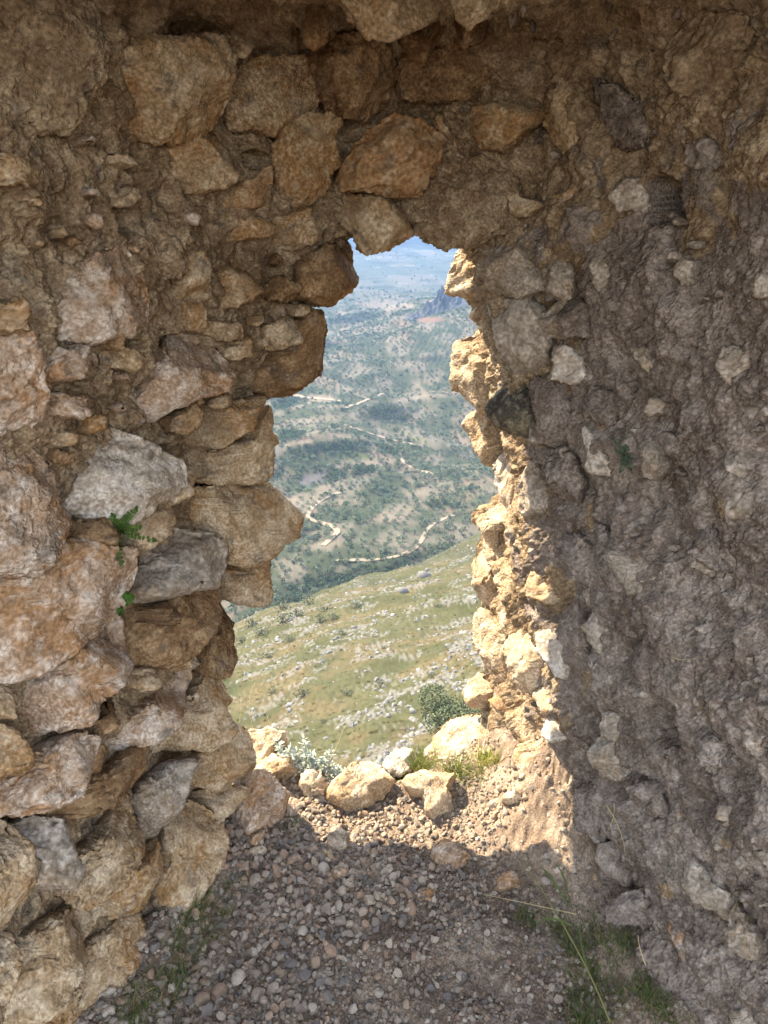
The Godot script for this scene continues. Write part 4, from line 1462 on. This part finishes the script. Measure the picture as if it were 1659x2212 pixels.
func road(s: String, width: float, label: String):
	var q := parse_poly("D", s)
	var V := PackedVector3Array()
	var I := PackedInt32Array()
	var C := PackedColorArray()
	var pts := []
	for i in q.size() - 1:
		for k in 14:
			var t := k / 14.0
			var a := q[max(i - 1, 0)]
			var d := q[min(i + 2, q.size() - 1)]
			pts.append(on_land(cr(a.x, q[i].x, q[i + 1].x, d.x, t), cr(a.y, q[i].y, q[i + 1].y, d.y, t)))
	var sm := []
	for i in pts.size():
		var p := Vector3.ZERO
		for k in range(-3, 4): p += pts[clampi(i + k, 0, pts.size() - 1)]
		sm.append(p / 7.0)
	for i in sm.size():
		var d: Vector3 = sm[min(i + 1, sm.size() - 1)] - sm[max(i - 1, 0)]
		d.y = 0
		var side := d.normalized().cross(Vector3.UP)
		for k in 5:
			var w := width * 0.85 * (1.0 + 0.25 * na.get_noise_1d(i * 0.2)) * (k / 4.0 - 0.5)
			var p: Vector3 = sm[i] + side * w
			p.y = maxf(th(p.x, -p.z), maxf(th(p.x, -p.z - 4.0), th(p.x, -p.z + 4.0)) - 0.3) + 0.4
			V.append(p)
			var f := 1.0 + 0.2 * na.get_noise_2d(p.x * 0.3, p.z * 0.3)
			C.append(Color(0.175, 0.138, 0.095) * f)
	for i in sm.size() - 1:
		for k in 4:
			var a := i * 5 + k
			I.append_array([a, a + 1, a + 5, a + 1, a + 6, a + 5])
	var o := put(finish(V, I, C, 2, Vector3.UP), "dirt_road", mat.terrain)
	tag(o, label, "road", "", "structure")

func crown_mesh(sd: int, faces: int, col: Color, flat := 0.8, size := 0.17) -> ArrayMesh:
	var r := RandomNumberGenerator.new()
	r.seed = 900 + sd
	var lf := Leafage.new()
	var lobes := []
	for k in 7:
		lobes.append([Vector3(r.randf_range(-0.55, 0.55), r.randf_range(-0.25, 0.35), r.randf_range(-0.55, 0.55)), r.randf_range(0.35, 0.6)])
	for i in faces:
		var l = lobes[r.randi() % 7]
		var d := Vector3(r.randfn(), r.randfn(), r.randfn()).normalized()
		var p: Vector3 = l[0] + d * l[1] * pow(r.randf(), 0.25)
		p.y *= flat
		lf.leaf(p, (d + Vector3(r.randfn(), r.randfn(), r.randfn()) * 0.5).normalized(), d.lerp(Vector3(r.randfn(), r.randfn(), r.randfn()), 0.4).normalized(), size * r.randf_range(0.7, 1.5), size * 0.5 * r.randf_range(0.7, 1.3), jit(col, r, 0.3))
	return finish(lf.V, lf.I, lf.C)

func trunk_mesh() -> ArrayMesh:
	var lf := Leafage.new()
	lf.tube([Vector3(0, -0.3, 0), Vector3(0.04, 0.15, 0), Vector3(-0.03, 0.5, 0.03), Vector3(0.05, 0.9, 0)], 0.13, 0.05, Color(0.14, 0.11, 0.08), 7)
	lf.tube([Vector3(-0.02, 0.45, 0.02), Vector3(-0.25, 0.75, 0.1), Vector3(-0.4, 1.0, 0.15)], 0.07, 0.03, Color(0.14, 0.11, 0.08), 5)
	lf.tube([Vector3(0, 0.5, 0), Vector3(0.25, 0.8, -0.1), Vector3(0.38, 1.05, -0.12)], 0.07, 0.03, Color(0.14, 0.11, 0.08), 5)
	return finish(lf.V, lf.I, lf.C)

const ORCHARDS := "960 752 78 50 0 7.5;862 1112 70 26 -8 7.5;655 1096 62 20 -6 7.0;700 908 72 13 -8 8.0;760 800 60 16 0 8.5;820 1150 70 22 -6 7.5"

func tree_density(x: float, f: float, q: Vector2) -> float:
	var n := na.get_noise_2d(x * 0.012 + 70.0, f * 0.012)
	var d := 0.55 + n * 0.6
	for e in open_l: d = lerpf(d, 0.16, ell(q, e))
	for e in dense_l: d = maxf(d, 1.5 * ell(q, e))
	return d

func build_trees():
	var r := RandomNumberGenerator.new()
	r.seed = 4242
	var olive := Color(0.115, 0.135, 0.075)
	var dark := Color(0.055, 0.075, 0.032)
	var crowns := []
	for k in 4: crowns.append(crown_mesh(k, 110, Color(1, 1, 1), 0.78, 0.24))
	var trunk := trunk_mesh()
	var list := []
	# loose groves, hedges of scrub and woods
	var f := 255.0
	while f < 3300.0:
		var step := 4.6 if f < 700.0 else (5.8 if f < 1300.0 else 9.0)
		var x := -0.42 * f
		while x < 0.32 * f:
			var px := x + r.randf_range(-0.45, 0.45) * step * (1.0 if na.get_noise_2d(x * 0.01, f * 0.01 + 50.0) > 0.0 else 0.3)
			var pf := f + r.randf_range(-0.45, 0.45) * step
			x += step
			var y := th(px, pf)
			var q := proj(Vector3(px, y, -pf))
			if q.x < 100.0 or q.x > 1550.0 or q.y > 1400.0: continue
			var s2 := Vector2(q.x, q.y)
			var orchard := 0.0
			for oc in ORCHARDS.split(";"): orchard = maxf(orchard, ell(s2, oc))
			if orchard > 0.3: continue
			var den := tree_density(px, pf, s2)
			if y > -190.0 and pf < 340.0: den *= 0.5 * sstep(150.0, 230.0, pf)
			if pf > 1600.0: den *= lerpf(0.5, 0.04, sstep(1600.0, 2100.0, pf))
			if r.randf() > den: continue
			if ell(s2, "929 691 42 8 0") > 0.3 or ell(s2, "672 1036 32 14 -20") > 0.5: continue
			var is_dark := den > 0.8 or r.randf() < 0.22
			list.append([px, y, pf, (r.randf_range(1.3, 2.5) if not is_dark else r.randf_range(1.1, 2.9)) * (1.0 if pf < 1300.0 else 1.35), is_dark])
		f += step * 0.9
	# planted orchards, in rows
	for oc in ORCHARDS.split(";"):
		var e: PackedFloat64Array = oc.split_floats(" ")
		var c0 := on_land(e[0], e[1])
		for i in range(-40, 41):
			for j in range(-46, 47):
				var px := c0.x + i * e[5] + j * 2.0
				var pf := -c0.z + j * e[5] * 1.05 - i * 1.5
				var y := th(px, pf)
				var q := proj(Vector3(px, y, -pf))
				if ell(Vector2(q.x, q.y), oc) < 0.3 or r.randf() < 0.05: continue
				list.append([px + r.randfn() * 0.35, y, pf + r.randfn() * 0.35, r.randf_range(1.5, 2.2), false])
	list.sort_custom(func(a, b): return a[3] / a[2] > b[3] / b[2])
	var single := []
	var rest := []
	for t in list:
		if single.size() < 300 and not blocked(t): single.append(t)
		else: rest.append(t)
	var cm := [[], []]
	var leafy := []
	for k in 2:
		var m: StandardMaterial3D = mat.far_leaf.duplicate()
		m.albedo_color = (dark if k == 1 else olive).linear_to_srgb()
		leafy.append(m)
	for t in single:
		var dk: bool = t[4]
		var o := thing("dark_tree" if dk else "olive_tree", Vector3(t[0], t[1], -t[2]))
		o.rotation.y = r.randf() * TAU
		o.scale = Vector3.ONE * t[3]
		var tr := MeshInstance3D.new()
		tr.name = "trunk"
		tr.mesh = trunk
		tr.material_override = mat.wood
		o.add_child(tr, true)
		var cw := MeshInstance3D.new()
		cw.name = "crown"
		cw.mesh = crowns[r.randi() % 4]
		cw.material_override = leafy[1 if dk else 0]
		cw.position.y = 0.95 if not dk else 0.7
		o.add_child(cw, true)
		if dk: tag(o, "dark green bushy tree in the scrub of the valley", "tree", "dark bushy trees in the valley")
		else: tag(o, "small grey green olive tree in the valley groves", "tree", "olive trees in the valley groves")
	var buckets := [[], [], [], []]
	for t in rest:
		var b := Basis(Vector3.UP, r.randf() * TAU).scaled(Vector3(t[3], t[3] * r.randf_range(0.85, 1.2), t[3]))
		var c: Color = jit(dark if t[4] else olive, r, 0.3)
		buckets[r.randi() % 4].append([Transform3D(b, Vector3(t[0], t[1] + t[3] * 0.75, -t[2])), c])
	var wood := thing("woodland")
	tag(wood, "countless olive trees and scrub covering the valley floor", "trees", "", "stuff")
	for k in 4:
		var mi := MultiMeshInstance3D.new()
		mi.multimesh = multi(crowns[k], buckets[k])
		mi.material_override = mat.far_leaf
		mi.name = "crowns" if k == 0 else "crowns_%03d" % k
		mi.set_meta("kind", "stuff")
		wood.add_child(mi, true)
	print("trees ", list.size())

# hidden from the eye by the near hillside or outside the opening
func blocked(t) -> bool:
	var p := Vector3(t[0], t[1] + 2.0, -t[2])
	var q := proj(p)
	if q.x < 500.0 or q.x > 1060.0 or q.y < 540.0 or q.y > 1330.0: return true
	if q.x < 590.0 and q.y < 1290.0 and q.y > 890.0: return true
	for k in range(1, 60):
		var a := EYE.lerp(p, k / 60.0)
		if -a.z > 25.0 and a.y < th(a.x, -a.z): return true
	return false

func rock_mesh(sd: int) -> ArrayMesh:
	var r := RandomNumberGenerator.new()
	r.seed = 3000 + sd
	var V := PackedVector3Array()
	var C := PackedColorArray()
	var I := PackedInt32Array()
	var cuts := []
	for k in 9: cuts.append([Vector3(r.randfn(), r.randfn() * 0.8, r.randfn()).normalized(), r.randf_range(0.4, 0.8)])
	var sg := 12
	for i in 8:
		for j in sg:
			var th_ := PI * i / 7.0
			var ph := TAU * j / sg
			var p := Vector3(sin(th_) * cos(ph), cos(th_), sin(th_) * sin(ph))
			for c in cuts:
				var k: float = p.dot(c[0])
				if k > c[1]: p -= c[0] * (k - c[1])
			p *= 1.0 + 0.25 * na.get_noise_3dv(p * 1.5 + Vector3(sd * 3, 0, 0))
			V.append(p * Vector3(1, 0.75, 0.8))
			C.append(Color(1, 1, 1) * (0.9 + 0.35 * na.get_noise_3dv(p * 2.5)))
	for i in 7:
		for j in sg:
			var j2 := (j + 1) % sg
			var a := i * sg
			I.append_array([a + j, a + j2, a + sg + j, a + j2, a + sg + j2, a + sg + j])
	return finish(V, I, C, sg * 3, V[sg * 3])

func build_hillside_things():
	var r := RandomNumberGenerator.new()
	r.seed = 808
	var rocks := []
	for k in 6: rocks.append(rock_mesh(k))
	var rm := []
	for c in [Color(0.165, 0.158, 0.14), Color(0.135, 0.128, 0.118), Color(0.19, 0.178, 0.155)]:
		var m: StandardMaterial3D = mat.rock.duplicate()
		m.albedo_color = c.linear_to_srgb()
		rm.append(m)
	var list := []
	var tries := 0
	while list.size() < 7600 and tries < 190000:
		tries += 1
		var q := Vector2(r.randf_range(280, 1380), r.randf_range(1060, 1690))
		var p := on_land_fast(q.x, q.y)
		if p == Vector3.INF or -p.z > 150.0: continue
		var f := -p.z
		var d := na.get_noise_2d(p.x * 0.16 - f * 0.05, f * 0.23 + 40.0) + na.get_noise_2d(p.x * 0.05, f * 0.05) * 0.5
		d += 0.25 * ell(q, "870 1330 110 60 -35") + 0.25 * ell(q, "900 1490 130 40 -25")
		if r.randf() > sstep(0.0, 0.4, d) + 0.03: continue
		list.append([p, lerpf(0.06, 0.42, pow(r.randf(), 3.2))])
	list.sort_custom(func(a, b): return a[1] / -a[0].z > b[1] / -b[0].z)
	var buckets := [[], [], [], [], [], []]
	var n_rock := 0
	for i in list.size():
		var s: float = list[i][1]
		var b := Basis.from_euler(Vector3(r.randf_range(-0.3, 0.3), r.randf() * TAU, r.randf_range(-0.3, 0.3)))
		b = b.scaled(Vector3(s, s * r.randf_range(0.6, 1.3), s))
		var tr := Transform3D(b, list[i][0] + Vector3(0, s * 0.15, 0))
		var sv := proj(tr.origin)
		if n_rock < 280 and sv.x > 500.0 and sv.x < 1040.0 and sv.y < 1640.0:
			n_rock += 1
			var o := MeshInstance3D.new()
			o.name = numbered("limestone_rock")
			o.mesh = rocks[r.randi() % 6]
			o.material_override = rm[r.randi() % 3]
			o.transform = tr
			add_child(o, true)
			tag(o, "pale limestone rock standing out of the grass of the hillside", "rock", "limestone rocks on the hillside")
		else:
			var c: Color = jit(Color(0.165, 0.158, 0.14), r, 0.2)
			buckets[r.randi() % 6].append([tr, c])
	var rubble := thing("limestone_rubble")
	tag(rubble, "countless pale limestone bits strewn over the grassy hillside", "rubble", "", "stuff")
	for k in 6:
		var mi := MultiMeshInstance3D.new()
		mi.multimesh = multi(rocks[k], buckets[k])
		mi.material_override = mat.rock
		mi.name = "bits" if k == 0 else "bits_%03d" % k
		mi.set_meta("kind", "stuff")
		rubble.add_child(mi, true)
	# two grey boulders that stand out on the slope
	for q in [[918, 1246, 1.5, "largest grey boulder high on the hillside"], [872, 1278, 1.0, "smaller grey boulder below the largest one on the hillside"], [925, 1232, 0.7, "small grey boulder just above the largest one on the hillside"]]:
		var p := on_land(q[0], q[1])
		var o := put(rocks[3], "hillside_boulder", rm[1])
		o.position = p
		o.scale = Vector3.ONE * q[2] * Vector3(0.8, 1.1, 0.8)
		tag(o, q[3], "boulder")
	# grass clumps
	var clumps := []
	for k in 3:
		var lf := Leafage.new()
		for i in 16:
			lf.blade(Vector3(r.randfn() * 0.35, 0, r.randfn() * 0.35), Vector3(r.randfn() * 0.5, 1, r.randfn() * 0.5).normalized(), Vector3(r.randfn(), -0.8, r.randfn()) * 0.7, r.randf_range(0.5, 1.1), 0.09, Color(1, 1, 1) * r.randf_range(0.7, 1.1), 3)
		clumps.append(finish(lf.V, lf.I, lf.C))
	var gb := [[], [], []]
	tries = 0
	while tries < 27000:
		tries += 1
		var q := Vector2(r.randf_range(280, 1380), r.randf_range(1060, 1690))
		var p := on_land_fast(q.x, q.y)
		if p == Vector3.INF or -p.z > 150.0: continue
		var s := lerpf(0.12, 0.34, pow(r.randf(), 2.0))
		var k := sstep(-0.2, 0.25, na.get_noise_2d(p.x * 0.05 - p.z * 0.02, -p.z * 0.09 - p.x * 0.03) + r.randfn() * 0.12)
		var c := mixc(Color(0.088, 0.084, 0.031), Color(0.15, 0.112, 0.048), k)
		gb[tries % 3].append([Transform3D(Basis(Vector3.UP, r.randf() * TAU).scaled(Vector3.ONE * s), p), jit(c, r, 0.35)])
	var hg := thing("hillside_grass")
	tag(hg, "clumps of green and ochre grass all over the hillside", "grass", "", "stuff")
	for k in 3:
		var mi := MultiMeshInstance3D.new()
		mi.multimesh = multi(clumps[k], gb[k])
		mi.material_override = mat.far_leaf
		mi.name = "clumps" if k == 0 else "clumps_%03d" % k
		mi.set_meta("kind", "stuff")
		hg.add_child(mi, true)
	# shrubs
	var crown := []
	for k in 3: crown.append(crown_mesh(40 + k, 220, Color(1, 1, 1), 0.7, 0.13))
	var sh: StandardMaterial3D = mat.far_leaf.duplicate()
	sh.albedo_color = Color(0.10, 0.105, 0.065).linear_to_srgb()
	var shrubs := [[655, 1500, 0.9], [590, 1495, 0.7], [750, 1500, 0.6], [625, 1385, 1.0], [575, 1420, 0.8], [565, 1370, 1.3], [610, 1345, 1.6], [540, 1330, 1.8], [640, 1330, 1.4], [700, 1320, 1.2], [560, 1300, 1.7], [590, 1310, 1.5], [610, 1318, 1.6], [665, 1306, 1.5], [945, 1310, 0.6], [820, 1480, 0.7], [930, 1460, 0.5], [770, 1310, 1.0], [520, 1390, 1.0], [505, 1430, 0.9], [700, 1560, 0.4], [830, 1400, 0.4], [740, 1370, 0.7], [690, 1345, 1.1], [720, 1335, 1.0], [545, 1350, 1.4]]
	for q in shrubs:
		var p := on_land(q[0], q[1])
		if p == Vector3.INF: continue
		var o := thing("shrub", p)
		o.scale = Vector3.ONE * q[2]
		o.rotation.y = r.randf() * TAU
		var cw := put(crown[r.randi() % 3], "foliage", sh, o)
		cw.position.y = 0.35
		put(trunk_mesh(), "stem", mat.wood, o).scale = Vector3.ONE * 0.6
		tag(o, "low grey green shrub on the grassy hillside", "shrub", "shrubs on the hillside")
	# the big bush behind the right edge
	var bp := on_land(972, 1604)
	var bs := -bp.z / 62.0 * 4.0
	var bush := thing("olive_bush", bp)
	bush.scale = Vector3.ONE * bs
	tag(bush, "large dense dark green bush just below the sunlit right edge", "bush")
	var bm: StandardMaterial3D = mat.far_leaf.duplicate()
	bm.albedo_color = Color(0.105, 0.118, 0.062).linear_to_srgb()
	put(crown_mesh(77, 8000, Color(1, 1, 1), 0.85, 0.040), "foliage", bm, bush).position.y = 0.75
	put(trunk_mesh(), "stem", mat.wood, bush).scale = Vector3.ONE * 0.8
	# the crag on the spur
	crag()

func on_land_fast(px: float, py: float) -> Vector3:
	var ry := ray(px, py)
	var t := 30.0
	while t < 260.0:
		var p := EYE + ry * t
		if p.y < th(p.x, -p.z): return p
		t += 1.0
	return Vector3.INF

func crag():
	var c := on_land(960, 668)
	var V := PackedVector3Array()
	var C := PackedColorArray()
	var I := PackedInt32Array()
	var n := 90
	var k := -c.z / FOCAL   # metres to a survey pixel there
	var peaks := [[-7.0, 0.0, 46.0, 32.0], [-37.0, 6.0, 28.0, 24.0], [16.0, -4.0, 34.0, 36.0], [-22.0, 0.0, 26.0, 30.0], [45.0, 0.0, 18.0, 42.0], [-64.0, 10.0, 14.0, 26.0]]
	for j in n:
		for i in n:
			var u := (i / (n - 1.0) - 0.5) * 190.0
			var v := (j / (n - 1.0) - 0.5) * 110.0
			var h := 0.0
			for p in peaks:
				var d := Vector2((u - p[0]) / p[3], (v - p[1]) / (p[3] * 1.1)).length()
				h = maxf(h, p[2] * (1.0 - pow(d, 1.2)))
			var x := c.x + u * k
			var f := -c.z - v * k
			var y := th(x, f) - 3.0
			if h > 0.0: y += h * k * (0.75 + 0.6 * nb.get_noise_2d(u * 0.05, v * 0.05)) + nb.get_noise_2d(u * 0.13, v * 0.13) * 5.0 * k * clampf(h / 20.0, 0, 1)
			V.append(Vector3(x - c.x, y - c.y, -f - c.z))
			var m := 1.0 + 0.35 * na.get_noise_2d(u * 0.1, v * 0.1)
			var kc := mixc(Color(0.055, 0.055, 0.054), Color(0.024, 0.029, 0.017), sstep(0.1, 0.4, na.get_noise_2d(u * 0.06 + 9.0, v * 0.06)))
			C.append(Color(kc.r * m, kc.g * m, kc.b * m))
	for j in n - 1:
		for i in n - 1:
			var a := j * n + i
			I.append_array([a, a + 1, a + n, a + 1, a + n + 1, a + n])
	var o := put(finish(V, I, C, n * 45 + 45, Vector3.UP), "rocky_crag", mat.rock)
	o.position = c
	tag(o, "jagged grey rock crag on a spur far down the valley", "crag")
